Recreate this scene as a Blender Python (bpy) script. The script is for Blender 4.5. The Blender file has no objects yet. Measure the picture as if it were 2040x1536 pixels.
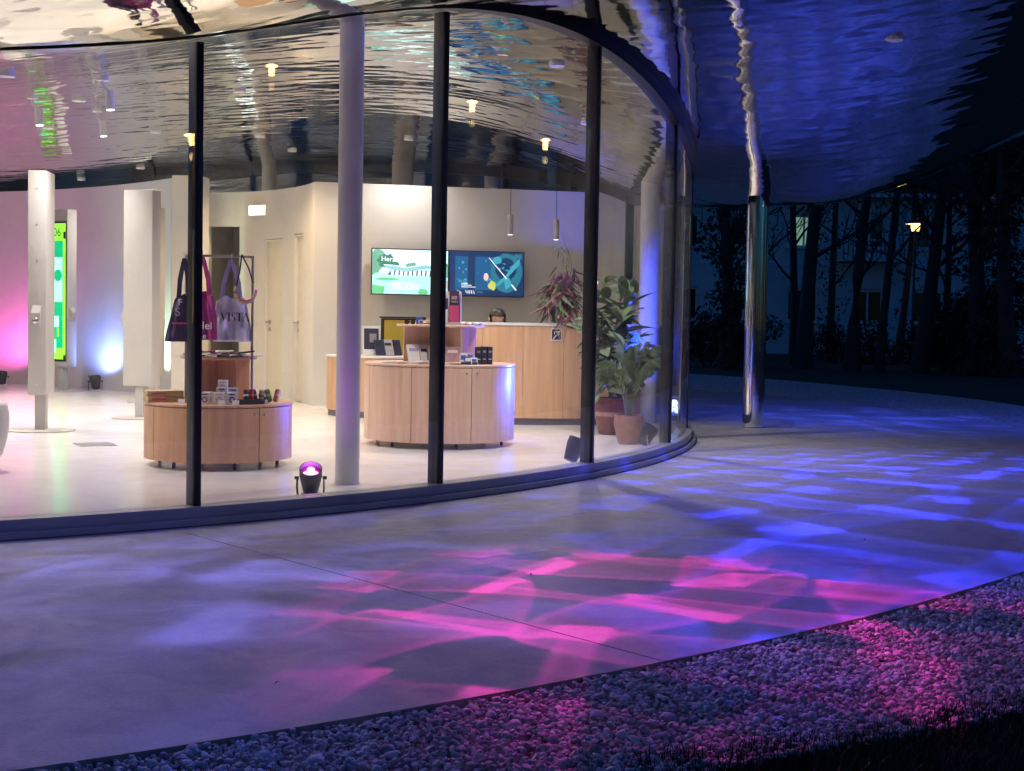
import bpy, bmesh, math, random
import numpy as np
from mathutils import Vector, Matrix
R = math.radians
random.seed(7); rng = np.random.default_rng(7)
sc = bpy.context.scene
COL = sc.collection

# ---------------------------------------------------------------- camera, sky, light, exposure
CAM_H = 1.15
cam = bpy.data.cameras.new('camera'); cam.sensor_width = 36; cam.lens = 36 * 2850 / 2040
cam.clip_start = .05; cam.clip_end = 600
camo = bpy.data.objects.new('camera', cam); COL.objects.link(camo)
_p, _r = math.atan(133 / 2850), .017
_fw = Vector((0, math.cos(_p), -math.sin(_p))); _u0 = Vector((0, math.sin(_p), math.cos(_p))); _r0 = Vector((1, 0, 0))
_rt = _r0 * math.cos(_r) + _u0 * math.sin(_r); _up = _u0 * math.cos(_r) - _r0 * math.sin(_r)
_m = Matrix((_rt, _up, -_fw)).transposed().to_4x4(); _m.translation = (0, 0, CAM_H)
camo.matrix_world = _m
sc.camera = camo

w = bpy.data.worlds.new('World'); sc.world = w; w.use_nodes = True
nt = w.node_tree; bg = nt.nodes['Background']
sky = nt.nodes.new('ShaderNodeTexSky'); sky.sky_type = 'NISHITA'; sky.sun_disc = False
sky.sun_elevation = R(2.5); sky.sun_rotation = R(300); sky.ozone_density = 7; sky.air_density = 1.0; sky.dust_density = .3
nt.links.new(sky.outputs[0], bg.inputs[0]); bg.inputs[1].default_value = SKY = .15

sc.view_settings.view_transform = 'Standard'; sc.view_settings.look = 'None'
sc.view_settings.exposure = .28; sc.view_settings.gamma = 1
sc.render.engine = 'CYCLES'
cy = sc.cycles
cy.use_denoising = True; cy.max_bounces = 10; cy.glossy_bounces = 7; cy.transparent_max_bounces = 16; cy.diffuse_bounces = 3
cy.sample_clamp_indirect = 4; cy.blur_glossy = 1.0; cy.caustics_refractive = False
try: cy.denoiser = 'OPENIMAGEDENOISE'
except Exception: pass

# ---------------------------------------------------------------- helpers
def tag(o, label=None, cat=None, group=None, kind=None):
    if label: o['label'] = label
    if cat: o['category'] = cat
    if group: o['group'] = group
    if kind: o['kind'] = kind
    return o
def thing(name, label, cat, loc=(0, 0, 0), rz=0, group=None):
    o = bpy.data.objects.new(name, None); COL.objects.link(o); o.empty_display_size = .1
    o.location = loc; o.rotation_euler = (0, 0, rz)
    return tag(o, label, cat, group)
class MB:
    def __init__(s): s.v = []; s.f = []; s.M = Matrix.Identity(4)
    def at(s, loc=(0, 0, 0), rx=0, ry=0, rz=0):
        s.M = Matrix.Translation(loc) @ Matrix.Rotation(rz, 4, 'Z') @ Matrix.Rotation(ry, 4, 'Y') @ Matrix.Rotation(rx, 4, 'X'); return s
    def add(s, vs, fs):
        b = len(s.v); s.v += [tuple(s.M @ Vector(q)) for q in vs]; s.f += [tuple(b + i for i in f) for f in fs]; return s
    def box(s, c, d, bev=0):
        x, y, z = d[0] / 2, d[1] / 2, d[2] / 2
        if bev <= 0:
            vs = [(c[0] + i * x, c[1] + j * y, c[2] + k * z) for i in (-1, 1) for j in (-1, 1) for k in (-1, 1)]
            return s.add(vs, [(0, 1, 3, 2), (4, 6, 7, 5), (0, 4, 5, 1), (2, 3, 7, 6), (0, 2, 6, 4), (1, 5, 7, 3)])
        bm = bmesh.new(); bmesh.ops.create_cube(bm, size=1)
        bmesh.ops.scale(bm, vec=d, verts=bm.verts); bmesh.ops.bevel(bm, geom=bm.edges[:], offset=min(bev, min(d) * .4), segments=2, affect='EDGES', profile=.5)
        bmesh.ops.translate(bm, vec=c, verts=bm.verts); bm.verts.ensure_lookup_table()
        vs = [tuple(q.co) for q in bm.verts]; fs = [tuple(q.index for q in f.verts) for f in bm.faces]; bm.free()
        return s.add(vs, fs)
    def tube(s, pts, rad, n=8, cap=True, sq=False):
        pts = [Vector(p) for p in pts]; k = len(pts)
        rr = rad if hasattr(rad, '__len__') else [rad] * k
        vs = []; fs = []; up = Vector((0, 0, 1))
        for i, p in enumerate(pts):
            d = (pts[min(i + 1, k - 1)] - pts[max(i - 1, 0)]).normalized()
            a = up.cross(d)
            if a.length < .05: a = Vector((1, 0, 0)).cross(d) if i == 0 else a0 - d * a0.dot(d)
            a.normalize(); a0 = a; b = d.cross(a)
            for j in range(n):
                t = 2 * math.pi * (j + (.5 if sq else 0)) / n; vs.append(p + (a * math.cos(t) + b * math.sin(t)) * rr[i])
        for i in range(k - 1):
            for j in range(n): fs.append((i * n + j, i * n + (j + 1) % n, (i + 1) * n + (j + 1) % n, (i + 1) * n + j))
        if cap: fs.append(tuple(range(n))[::-1]); fs.append(tuple((k - 1) * n + j for j in range(n)))
        return s.add(vs, fs)
    def lathe(s, prof, n=24, c=(0, 0, 0)):
        vs = []; fs = []; k = len(prof)
        for (r, z) in prof:
            for j in range(n): t = 2 * math.pi * j / n; vs.append((c[0] + r * math.cos(t), c[1] + r * math.sin(t), c[2] + z))
        for i in range(k - 1):
            for j in range(n): fs.append((i * n + j, i * n + (j + 1) % n, (i + 1) * n + (j + 1) % n, (i + 1) * n + j))
        if prof[0][0] > 1e-5: fs.append(tuple(range(n))[::-1])
        if prof[-1][0] > 1e-5: fs.append(tuple((k - 1) * n + j for j in range(n)))
        return s.add(vs, fs)
    def arc(s, r0, r1, a0, a1, z0, z1, n=12, c=(0, 0)):
        """closed curved slab; z0, z1 may be functions of the angle"""
        f0 = z0 if callable(z0) else (lambda t: z0); f1 = z1 if callable(z1) else (lambda t: z1)
        vs = []; fs = []
        for i in range(n + 1):
            t = a0 + (a1 - a0) * i / n; cx, sx = math.cos(t), math.sin(t)
            for (r, z) in ((r0, f0(t)), (r1, f0(t)), (r1, f1(t)), (r0, f1(t))): vs.append((c[0] + r * cx, c[1] + r * sx, z))
        for i in range(n):
            for j in range(4): fs.append((i * 4 + j, i * 4 + (j + 1) % 4, i * 4 + 4 + (j + 1) % 4, i * 4 + 4 + j))
        fs.append((3, 2, 1, 0)); fs.append(tuple(n * 4 + j for j in range(4)))
        return s.add(vs, fs)
    def prism(s, out, y0, y1):
        """outline in x,z extruded along y"""
        n = len(out); vs = [(x, y0, z) for x, z in out] + [(x, y1, z) for x, z in out]
        fs = [tuple(range(n)), tuple(range(n, 2 * n))[::-1]] + [(i, i + n, (i + 1) % n + n, (i + 1) % n) for i in range(n)]
        return s.add(vs, fs)
    def ico(s, c, r, sub=2, jit=0, sd=0):
        bm = bmesh.new(); bmesh.ops.create_icosphere(bm, subdivisions=sub, radius=1); rr = random.Random(sd)
        vs = [(c[0] + q.co.x * r[0] * (1 + jit * rr.uniform(-1, 1)), c[1] + q.co.y * r[1] * (1 + jit * rr.uniform(-1, 1)), c[2] + q.co.z * r[2] * (1 + jit * rr.uniform(-1, 1))) for q in bm.verts]
        fs = [tuple(q.index for q in f.verts) for f in bm.faces]; bm.free(); return s.add(vs, fs)
    def build(s, name, mat, parent=None, smooth=None):
        me = bpy.data.meshes.new(name); me.from_pydata(s.v, [], s.f); me.validate()
        bm = bmesh.new(); bm.from_mesh(me); bmesh.ops.recalc_face_normals(bm, faces=bm.faces); bm.to_mesh(me); bm.free()
        return link(name, me, mat, parent, smooth)
def link(name, me, mat, parent=None, smooth=None):
    o = bpy.data.objects.new(name, me); COL.objects.link(o)
    if mat: me.materials.append(MAT[mat] if isinstance(mat, str) else mat)
    if smooth is not None:
        me.polygons.foreach_set('use_smooth', [True] * len(me.polygons))
        if smooth < 180: me.set_sharp_from_angle(angle=R(smooth))
    if parent: o.parent = parent
    return o
def npmesh(name, V, F, mat, parent=None, smooth=None):
    """V (n,3), F (m,k) arrays"""
    me = bpy.data.meshes.new(name); V = np.asarray(V, np.float32); F = np.asarray(F, np.int32)
    me.vertices.add(len(V)); me.vertices.foreach_set('co', V.ravel())
    k = F.shape[1]; me.loops.add(F.size); me.loops.foreach_set('vertex_index', F.ravel())
    me.polygons.add(len(F)); me.polygons.foreach_set('loop_start', np.arange(0, F.size, k, dtype=np.int32))
    me.update(calc_edges=True); me.validate()
    return link(name, me, mat, parent, smooth)
def text(s, size, loc, mat, parent, rx=90, rz=0, name='lettering', align='LEFT', ext=.0015):
    c = bpy.data.curves.new(name, 'FONT'); c.body = s; c.size = size; c.extrude = ext; c.align_x = align
    c.materials.append(MAT[mat]); o = bpy.data.objects.new(name, c); COL.objects.link(o)
    me = bpy.data.meshes.new_from_object(o.evaluated_get(bpy.context.evaluated_depsgraph_get())); bpy.data.objects.remove(o); me.name = name; o = bpy.data.objects.new(name, me); COL.objects.link(o)
    o.location = loc; o.rotation_euler = (R(rx), 0, R(rz)); o.parent = parent; return o
GLY = {  # serif capitals with thick and thin strokes, unit height
 'V': ([[(0, 1), (.22, 1), (.47, .25), (.40, 0)], [(.40, 0), (.47, .25), (.68, 1), (.74, 1)], [(-.05, .96), (.3, .96), (.3, 1), (-.05, 1)], [(.6, .96), (.8, .96), (.8, 1), (.6, 1)]], .8),
 'I': ([[(.08, 0), (.28, 0), (.28, 1), (.08, 1)], [(0, 0), (.36, 0), (.36, .05), (0, .05)], [(0, .95), (.36, .95), (.36, 1), (0, 1)]], .42),
 'S': ([[(.05, 0), (.4, 0), (.4, .07), (.05, .07)], [(.34, .04), (.48, .1), (.48, .38), (.3, .52), (.28, .3)], [(.2, .48), (.34, .5), (.16, .72), (.05, .68)], [(.02, .62), (.2, .6), (.2, .9), (.06, .88)], [(.08, .93), (.44, .93), (.44, 1), (.12, 1)], [(.41, .75), (.45, .75), (.45, 1), (.41, 1)], [(.02, 0), (.06, 0), (.06, .25), (.02, .25)]], .56),
 'T': ([[(.26, 0), (.46, 0), (.46, 1), (.26, 1)], [(0, .93), (.72, .93), (.72, 1), (0, 1)], [(0, .75), (.04, .75), (.04, .95), (0, .95)], [(.68, .75), (.72, .75), (.72, .95), (.68, .95)], [(.18, 0), (.54, 0), (.54, .05), (.18, .05)]], .74),
 'A': ([[(.02, 0), (.08, 0), (.4, 1), (.34, 1)], [(.34, 1), (.42, 1), (.76, 0), (.55, 0)], [(-.05, 0), (.16, 0), (.16, .04), (-.05, .04)], [(.48, 0), (.82, 0), (.82, .04), (.48, .04)]], .84)}
def serif(s, h, loc, mat, parent, rz=0, name='lettering'):
    m = MB(); x = 0
    for ch in s:
        g, wd = GLY[ch]
        for i, poly in enumerate(g): m.prism([(x + px * h, pz * h) for px, pz in poly], -.0006 * i, .001)
        x += wd * h
    o = m.build(name, mat, parent); o.location = loc; o.rotation_euler = (0, 0, rz); return o
def copy_tree(o, parent=None):
    c = o.copy(); COL.objects.link(c); c.parent = parent
    for ch in list(o.children): copy_tree(ch, c)
    return c

# ---------------------------------------------------------------- materials
MAT = {}
def mat(name, col, rough=.5, metal=0., vary=.12, vscale=6., bump=0., bscale=40., emit=0., ecol=None, stretch=(1, 1, 1), col2=None, coat=0., spec=.5, coords='Object', trans=0):
    m = bpy.data.materials.new(name); m.use_nodes = True; n = m.node_tree.nodes; l = m.node_tree.links
    b = n['Principled BSDF']; b.inputs['Roughness'].default_value = rough; b.inputs['Metallic'].default_value = metal
    b.inputs['Coat Weight'].default_value = coat; b.inputs['Specular IOR Level'].default_value = spec
    tc = n.new('ShaderNodeTexCoord'); mp = n.new('ShaderNodeMapping'); mp.inputs['Scale'].default_value = stretch
    l.new(tc.outputs[coords], mp.inputs[0])
    nz = n.new('ShaderNodeTexNoise'); nz.inputs['Scale'].default_value = vscale; nz.inputs['Detail'].default_value = 4
    l.new(mp.outputs[0], nz.inputs['Vector'])
    mx = n.new('ShaderNodeMix'); mx.data_type = 'RGBA'
    c2 = col2 or tuple(c * (1 - 2 * vary) for c in col); c1 = col if col2 else tuple(min(1, c * (1 + vary)) for c in col)
    mx.inputs[6].default_value = (*c1, 1); mx.inputs[7].default_value = (*c2, 1)
    rp = n.new('ShaderNodeMapRange'); rp.inputs[1].default_value = .3; rp.inputs[2].default_value = .7
    l.new(nz.outputs[0], rp.inputs[0]); l.new(rp.outputs[0], mx.inputs[0]); l.new(mx.outputs[2], b.inputs['Base Color'])
    if bump:
        n2 = n.new('ShaderNodeTexNoise'); n2.inputs['Scale'].default_value = bscale; n2.inputs['Detail'].default_value = 3; l.new(mp.outputs[0], n2.inputs['Vector'])
        bp = n.new('ShaderNodeBump'); bp.inputs['Strength'].default_value = 1; bp.inputs['Distance'].default_value = bump
        l.new(n2.outputs[0], bp.inputs['Height']); l.new(bp.outputs[0], b.inputs['Normal'])
    if emit: b.inputs['Emission Color'].default_value = (*(ecol or col), 1); b.inputs['Emission Strength'].default_value = emit
    MAT[name] = m; return m
def node(m, t, **kw):
    q = m.node_tree.nodes.new(t)
    for k, v in kw.items(): setattr(q, k, v)
    return q

mat('white_wall', (.68, .66, .63), .7, vary=.02, vscale=1.2)
mat('white_paint', (.72, .71, .69), .45, vary=.02)
mat('stele_white', (.44, .42, .41), .45, vary=.02)
mat('door_cream', (.70, .66, .55), .5, vary=.02)
mat('recess_grey', (.30, .27, .25), .6, vary=.05)
mat('black_metal', (.012, .012, .016), .35, vary=.1)
mat('dark_plastic', (.03, .03, .035), .4, vary=.1)
mat('sill_metal', (.32, .33, .35), .38, .3, vary=.06, vscale=3)
mat('steel', (.55, .55, .57), .3, 1., vary=.04)
mat('rail_steel', (.45, .40, .38), .35, .7, vary=.05)
mat('chrome', (.88, .88, .90), .085, 1., vary=.01, bump=.0016, bscale=3)
mat('wood', (.70, .40, .24), .42, col2=(.56, .29, .165), vscale=5, stretch=(5, 5, .35), coat=.1)
mat('wood_pale', (.74, .51, .39), .42, col2=(.62, .39, .29), vscale=5, stretch=(5, 5, .35), coat=.1)
mat('wood_desk', (.66, .41, .23), .45, col2=(.54, .31, .165), vscale=4, stretch=(6, 6, .3), coat=.1)
mat('plinth', (.16, .15, .17), .5)
mat('yellow', (.55, .42, .05), .5, vary=.05)
mat('paper_white', (.75, .73, .70), .6, vary=.03)
mat('paper_cream', (.70, .62, .45), .6, vary=.05)
mat('navy', (.02, .022, .06), .5); mat('magenta', (.50, .03, .22), .6, vary=.25, vscale=9, col2=(.12, .02, .14))
mat('purple_cloth', (.05, .025, .09), .75, bump=.003, bscale=18); mat('magenta_cloth', (.55, .04, .20), .7, vscale=12, col2=(.22, .02, .22), bump=.004, bscale=16)
mat('silver_cloth', (.74, .70, .78), .35, .55, vary=.1, bump=.004, bscale=14); mat('lilac_cloth', (.42, .34, .60), .7, bump=.003, bscale=20)
mat('red', (.5, .03, .05), .5); mat('blue', (.03, .08, .40), .5); mat('orange', (.7, .25, .05), .5); mat('green', (.08, .28, .07), .5)
mat('ink', (.02, .02, .03), .6); mat('ink_white', (.8, .8, .8), .6, emit=.0); mat('pinkprint', (.65, .06, .22), .5)
mat('brown_box', (.52, .40, .20), .6, vary=.15, vscale=10)
mat('clay', (.42, .22, .17), .75, vary=.12, vscale=14, bump=.004, bscale=30); mat('clay_dark', (.17, .05, .035), .3, vary=.1)
mat('soil', (.03, .022, .015), .9)
mat('leaf', (.10, .155, .10), .25, vary=.35, vscale=4); mat('leaf_palm', (.17, .25, .14), .30, vary=.3, vscale=4)
mat('leaf_night', (.02, .03, .014), .6, vary=.4, vscale=2); mat('bark', (.05, .042, .035), .85, bump=.02, bscale=8)
mat('petal_purple', (.22, .10, .20), .7, vary=.3); mat('petal_red', (.42, .09, .10), .7, vary=.3); mat('petal_pink', (.50, .28, .30), .7, vary=.3)
mat('straw', (.55, .42, .26), .7, vary=.2); mat('pod', (.62, .44, .27), .6, vary=.1); mat('twig', (.07, .05, .035), .8)
mat('skin', (.55, .32, .23), .5, vary=.04); mat('hair', (.02, .014, .01), .45, vary=.3, vscale=30, stretch=(1, 1, .2)); mat('shirt', (.03, .03, .04), .8)
mat('asphalt_dark', (.03, .03, .03), .8)
mat('house_wall', (.72, .70, .66), .85, vary=.08, vscale=.6); mat('house_roof', (.10, .05, .04), .8, vary=.2); mat('window_dark', (.015, .017, .02), .08, spec=.6)
mat('frame_white', (.75, .75, .75), .5, vary=.03)
mat('lawn', (.030, .045, .018), .95, vary=.4, vscale=1.5, bump=.02, bscale=25)
mat('grass_blade', (.028, .045, .014), .6, vary=.4, vscale=3)
mat('edging', (.46, .37, .31), .6, .0, vary=.25, vscale=4)
mat('rubber', (.015, .015, .015), .6)
def emis(name, col, s): mat(name, col, .5, emit=s, ecol=col)
emis('lamp_white', (1, .95, .86), 5); emis('lamp_warm', (1, .62, .22), 3); emis('lamp_bright', (1, .66, .26), 26); emis('exit_lit', (.80, 1., .97), 2.6)
emis('led_pink', (1, .20, .85), 7); emis('led_blue', (.30, .50, 1.), 9); emis('window_lit', (.55, .9, .6), .22); emis('pend_glow', (1, .95, .9), 5)

for nm, c1, c2 in (('leaf', (.05, .09, .05), (.20, .27, .17)), ('leaf_palm', (.07, .12, .05), (.30, .38, .22))):
    m = MAT[nm]; g = node(m, 'ShaderNodeNewGeometry'); oi = node(m, 'ShaderNodeObjectInfo'); ad = node(m, 'ShaderNodeMath', operation='ADD'); fr = node(m, 'ShaderNodeMath', operation='FRACT'); rp = node(m, 'ShaderNodeValToRGB')
    L_ = m.node_tree.links; L_.new(g.outputs['Random Per Island'], ad.inputs[0]); L_.new(oi.outputs['Random'], ad.inputs[1]); L_.new(ad.outputs[0], fr.inputs[0]); L_.new(fr.outputs[0], rp.inputs[0]); rp.color_ramp.elements[0].color = (*c1, 1); rp.color_ramp.elements[1].color = (*c2, 1); L_.new(rp.outputs[0], m.node_tree.nodes['Principled BSDF'].inputs['Base Color'])
# mirror ceiling: polished steel sheet, quilted in shallow pillows
m = mat('mirror', (.68, .655, .60), .045, 1., vary=.01)
n, l = m.node_tree.nodes, m.node_tree.links; b = n['Principled BSDF']
tc = node(m, 'ShaderNodeTexCoord')
def noise_h(scale, amp, detail=1.5, stretch=(1, 1, 1), rot=0):
    mp = node(m, 'ShaderNodeMapping'); mp.inputs['Scale'].default_value = stretch; mp.inputs['Rotation'].default_value = (0, 0, rot); l.new(tc.outputs['Object'], mp.inputs[0])
    z = node(m, 'ShaderNodeTexNoise'); z.inputs['Scale'].default_value = scale; z.inputs['Detail'].default_value = detail; l.new(mp.outputs[0], z.inputs[0])
    k = node(m, 'ShaderNodeMath', operation='MULTIPLY'); k.inputs[1].default_value = amp; l.new(z.outputs[0], k.inputs[0]); return k, mp
k1, _ = noise_h(1.0, .015); k2, mpp = noise_h(2.4, .0040, 1.2, (1, 1.7, 1), R(24))
vo = node(m, 'ShaderNodeTexVoronoi', feature='SMOOTH_F1'); vo.inputs['Scale'].default_value = 3.0; vo.inputs['Smoothness'].default_value = .35; vo.inputs['Randomness'].default_value = .8
l.new(mpp.outputs[0], vo.inputs['Vector'])
pw = node(m, 'ShaderNodeMath', operation='POWER'); pw.inputs[1].default_value = 2; l.new(vo.outputs[0], pw.inputs[0])
kv = node(m, 'ShaderNodeMath', operation='MULTIPLY'); kv.inputs[1].default_value = .004; l.new(pw.outputs[0], kv.inputs[0])
k3, _ = noise_h(7.5, .0011, 1, (1, 1.3, 1), R(40)); s0 = node(m, 'ShaderNodeMath', operation='ADD'); l.new(k1.outputs[0], s0.inputs[0]); l.new(k3.outputs[0], s0.inputs[1])
s1 = node(m, 'ShaderNodeMath', operation='ADD'); s2 = node(m, 'ShaderNodeMath', operation='ADD')
l.new(s0.outputs[0], s1.inputs[0]); l.new(k2.outputs[0], s1.inputs[1]); l.new(s1.outputs[0], s2.inputs[0]); l.new(kv.outputs[0], s2.inputs[1])
dv = node(m, 'ShaderNodeVectorMath', operation='DISTANCE'); dv.inputs[1].default_value = (-7.72, 15.14, 3.0); l.new(tc.outputs['Object'], dv.inputs[0])
dm = node(m, 'ShaderNodeMapRange'); dm.inputs[1].default_value = 8.8; dm.inputs[2].default_value = 9.6; dm.inputs[3].default_value = 2.0; dm.inputs[4].default_value = 1.0; l.new(dv.outputs['Value'], dm.inputs[0])
s3 = node(m, 'ShaderNodeMath', operation='MULTIPLY'); l.new(s2.outputs[0], s3.inputs[0]); l.new(dm.outputs[0], s3.inputs[1])
bp = node(m, 'ShaderNodeBump'); bp.inputs['Distance'].default_value = 1; bp.inputs['Strength'].default_value = 1
l.new(s3.outputs[0], bp.inputs['Height']); l.new(bp.outputs[0], b.inputs['Normal'])

# glass: clear sheet with Schlick reflection
m = bpy.data.materials.new('glass'); m.use_nodes = True; MAT['glass'] = m; n, l = m.node_tree.nodes, m.node_tree.links
n.remove(n['Principled BSDF']); out = n['Material Output']
lw = node(m, 'ShaderNodeLayerWeight'); lw.inputs[0].default_value = .5
p5 = node(m, 'ShaderNodeMath', operation='POWER'); p5.inputs[1].default_value = 5; l.new(lw.outputs['Facing'], p5.inputs[0])
ma = node(m, 'ShaderNodeMath', operation='MULTIPLY_ADD'); ma.inputs[1].default_value = .95; ma.inputs[2].default_value = .055; l.new(p5.outputs[0], ma.inputs[0])
tr = node(m, 'ShaderNodeBsdfTransparent'); tr.inputs[0].default_value = (.97, .98, .98, 1); gl = node(m, 'ShaderNodeBsdfGlossy'); gl.inputs['Roughness'].default_value = .01
ms = node(m, 'ShaderNodeMixShader'); l.new(ma.outputs[0], ms.inputs[0]); l.new(tr.outputs[0], ms.inputs[1]); l.new(gl.outputs[0], ms.inputs[2])
# faint film of dust and smears on the panes
gtc = node(m, 'ShaderNodeTexCoord'); gn = node(m, 'ShaderNodeTexNoise'); gn.inputs['Scale'].default_value = 1.6; gn.inputs['Detail'].default_value = 5; gn.inputs['Distortion'].default_value = 1.5; l.new(gtc.outputs['Object'], gn.inputs[0])
gr_ = node(m, 'ShaderNodeMapRange'); gr_.inputs[1].default_value = .3; gr_.inputs[2].default_value = .75; gr_.inputs[3].default_value = .004; gr_.inputs[4].default_value = .016; l.new(gn.outputs[0], gr_.inputs[0])
tl = node(m, 'ShaderNodeBsdfTranslucent'); tl.inputs[0].default_value = (.9, .9, .9, 1); m2 = node(m, 'ShaderNodeMixShader'); l.new(gr_.outputs[0], m2.inputs[0]); l.new(ms.outputs[0], m2.inputs[1]); l.new(tl.outputs[0], m2.inputs[2]); l.new(m2.outputs[0], out.inputs[0])

# polished interior screed and trowelled terrace concrete
def concrete(name, c1, c2, rough0, rough1, swirl, bump, speck=.02):
    m = mat(name, c1, .4, vary=.02); n, l = m.node_tree.nodes, m.node_tree.links; b = n['Principled BSDF']
    tc = node(m, 'ShaderNodeTexCoord'); nz = node(m, 'ShaderNodeTexNoise'); nz.inputs['Scale'].default_value = .9; nz.inputs['Detail'].default_value = 5; nz.inputs['Distortion'].default_value = swirl
    l.new(tc.outputs['Object'], nz.inputs[0])
    n2 = node(m, 'ShaderNodeTexNoise'); n2.inputs['Scale'].default_value = 5; n2.inputs['Detail'].default_value = 6; n2.inputs['Distortion'].default_value = swirl * .6; l.new(tc.outputs['Object'], n2.inputs[0])
    mm = node(m, 'ShaderNodeMix', data_type='FLOAT'); mm.inputs[0].default_value = .4; l.new(nz.outputs[0], mm.inputs[2]); l.new(n2.outputs[0], mm.inputs[3])
    rp = node(m, 'ShaderNodeMapRange'); rp.inputs[1].default_value = .35; rp.inputs[2].default_value = .65; l.new(mm.outputs[0], rp.inputs[0])
    mx = node(m, 'ShaderNodeMix', data_type='RGBA'); mx.inputs[6].default_value = (*c1, 1); mx.inputs[7].default_value = (*c2, 1); l.new(rp.outputs[0], mx.inputs[0])
    n4 = node(m, 'ShaderNodeTexNoise'); n4.inputs['Scale'].default_value = 70; n4.inputs['Detail'].default_value = 3; l.new(tc.outputs['Object'], n4.inputs[0])
    v4 = node(m, 'ShaderNodeMapRange'); v4.inputs[1].default_value = .3; v4.inputs[2].default_value = .7; v4.inputs[3].default_value = 1 - speck; v4.inputs[4].default_value = 1 + speck; l.new(n4.outputs[0], v4.inputs[0])
    vm = node(m, 'ShaderNodeVectorMath', operation='SCALE'); l.new(mx.outputs[2], vm.inputs[0]); l.new(v4.outputs[0], vm.inputs['Scale']); l.new(vm.outputs[0], b.inputs['Base Color'])
    r2 = node(m, 'ShaderNodeMapRange'); r2.inputs[1].default_value = .3; r2.inputs[2].default_value = .7; r2.inputs[3].default_value = rough0; r2.inputs[4].default_value = rough1; l.new(n2.outputs[0], r2.inputs[0]); l.new(r2.outputs[0], b.inputs['Roughness'])
    n3 = node(m, 'ShaderNodeTexNoise'); n3.inputs['Scale'].default_value = 3; n3.inputs['Detail'].default_value = 8; l.new(tc.outputs['Object'], n3.inputs[0])
    bp = node(m, 'ShaderNodeBump'); bp.inputs['Distance'].default_value = bump; l.new(n3.outputs[0], bp.inputs['Height']); l.new(bp.outputs[0], b.inputs['Normal'])
    return m
concrete('screed', (.78, .755, .715), (.75, .725, .685), .15, .22, .4, .0001)
concrete('terrace_concrete', (.38, .37, .37), (.27, .265, .27), .42, .62, 2.2, .0015, .13)

# gravel: pale crushed marble
m = mat('stone', (.48, .46, .45), .7, vary=.05, bump=.002, bscale=120); n, l = m.node_tree.nodes, m.node_tree.links; b = n['Principled BSDF']
g = node(m, 'ShaderNodeNewGeometry'); rp = node(m, 'ShaderNodeValToRGB'); l.new(g.outputs['Random Per Island'], rp.inputs[0])
rp.color_ramp.elements[0].color = (.24, .23, .23, 1); rp.color_ramp.elements[1].color = (.74, .72, .70, 1); l.new(rp.outputs[0], b.inputs['Base Color'])
m = mat('gravel_far', (.35, .34, .33), .85, vary=.05); n, l = m.node_tree.nodes, m.node_tree.links; b = n['Principled BSDF']
tc = node(m, 'ShaderNodeTexCoord'); vo = node(m, 'ShaderNodeTexVoronoi'); vo.inputs['Scale'].default_value = 26; l.new(tc.outputs['Object'], vo.inputs['Vector'])
rp = node(m, 'ShaderNodeValToRGB'); sp = node(m, 'ShaderNodeSeparateColor'); l.new(vo.outputs['Color'], sp.inputs[0]); l.new(sp.outputs[0], rp.inputs[0])
rp.color_ramp.elements[0].color = (.24, .23, .22, 1); rp.color_ramp.elements[1].color = (.70, .68, .66, 1); l.new(rp.outputs[0], b.inputs['Base Color'])
bp = node(m, 'ShaderNodeBump'); bp.inputs['Distance'].default_value = .03; bp.invert = True; l.new(vo.outputs['Distance'], bp.inputs['Height']); l.new(bp.outputs[0], b.inputs['Normal'])

# ---------------------------------------------------------------- plan of the place
GC = (-7.72, 15.14); GR = 9.61          # glass circle
TC = (-8.92, 16.06); TR = 14.70         # terrace circle
RC = (-8.6, 15.8)                       # roof centre
CP = np.array([(-5.5, 5.75, 2.15), (-3.6, 6.5, 2.30), (-2.54, 7.08, 2.44), (-1.69, 7.61, 2.62), (-.48, 8.88, 3.06), (.53, 10.23, 3.22), (1.29, 11.86, 3.02), (1.71, 13.26, 2.78), (1.88, 15.1, 2.62), (1.6, 17.5, 2.62), (.6, 19.9, 3.12),
    (2.65, 15.67, 2.53), (4.1, 24.4, 3.35), (4.9, 21.5, 3.32), (6.4, 18, 3.72), (6.3, 13, 3.95), (4.5, 8.3, 3.95), (1.5, 4.8, 3.6), (-1, 2.9, 3.25), (-4, 1.6, 3.0),
    (-8.8, 24.7, 3.12), (-4, 24, 3.6), (-1, 22.6, 3.5), (.5, 20.5, 3.2), (-1.12, 9.73, 3.13), (-3, 14, 3.22), (-.5, 14, 3.28), (-6, 14, 2.95), (-6, 19, 3.05), (-2, 18, 3.38), (-8, 10, 2.6),
    (-4, 29, 3.5), (-9, 30.5, 3.4), (-15, 15, 3), (-23, 15, 3), (-15, 5, 3), (-15, 27, 3), (1.3, 16.5, 2.75), (.6, 17.5, 3.1), (3.5, 19, 2.95), (4.3, 13, 3.2), (2.8, 9, 3.5), (3.35, 15.5, 2.46), (2.62, 14.9, 2.60)])
_k = len(CP)
def _phi(r2): return np.where(r2 > 0, r2 * np.log(np.maximum(r2, 1e-12)), 0)
_A = np.zeros((_k + 3, _k + 3)); _A[:_k, :_k] = _phi(((CP[:, None, :2] - CP[None, :, :2]) ** 2).sum(2)) + np.eye(_k) * .15
_A[:_k, _k] = 1; _A[:_k, _k + 1:] = CP[:, :2]; _A[_k, :_k] = 1; _A[_k + 1:, :_k] = CP[:, :2].T
_W = np.linalg.solve(_A, np.r_[CP[:, 2], 0, 0, 0])
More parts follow.
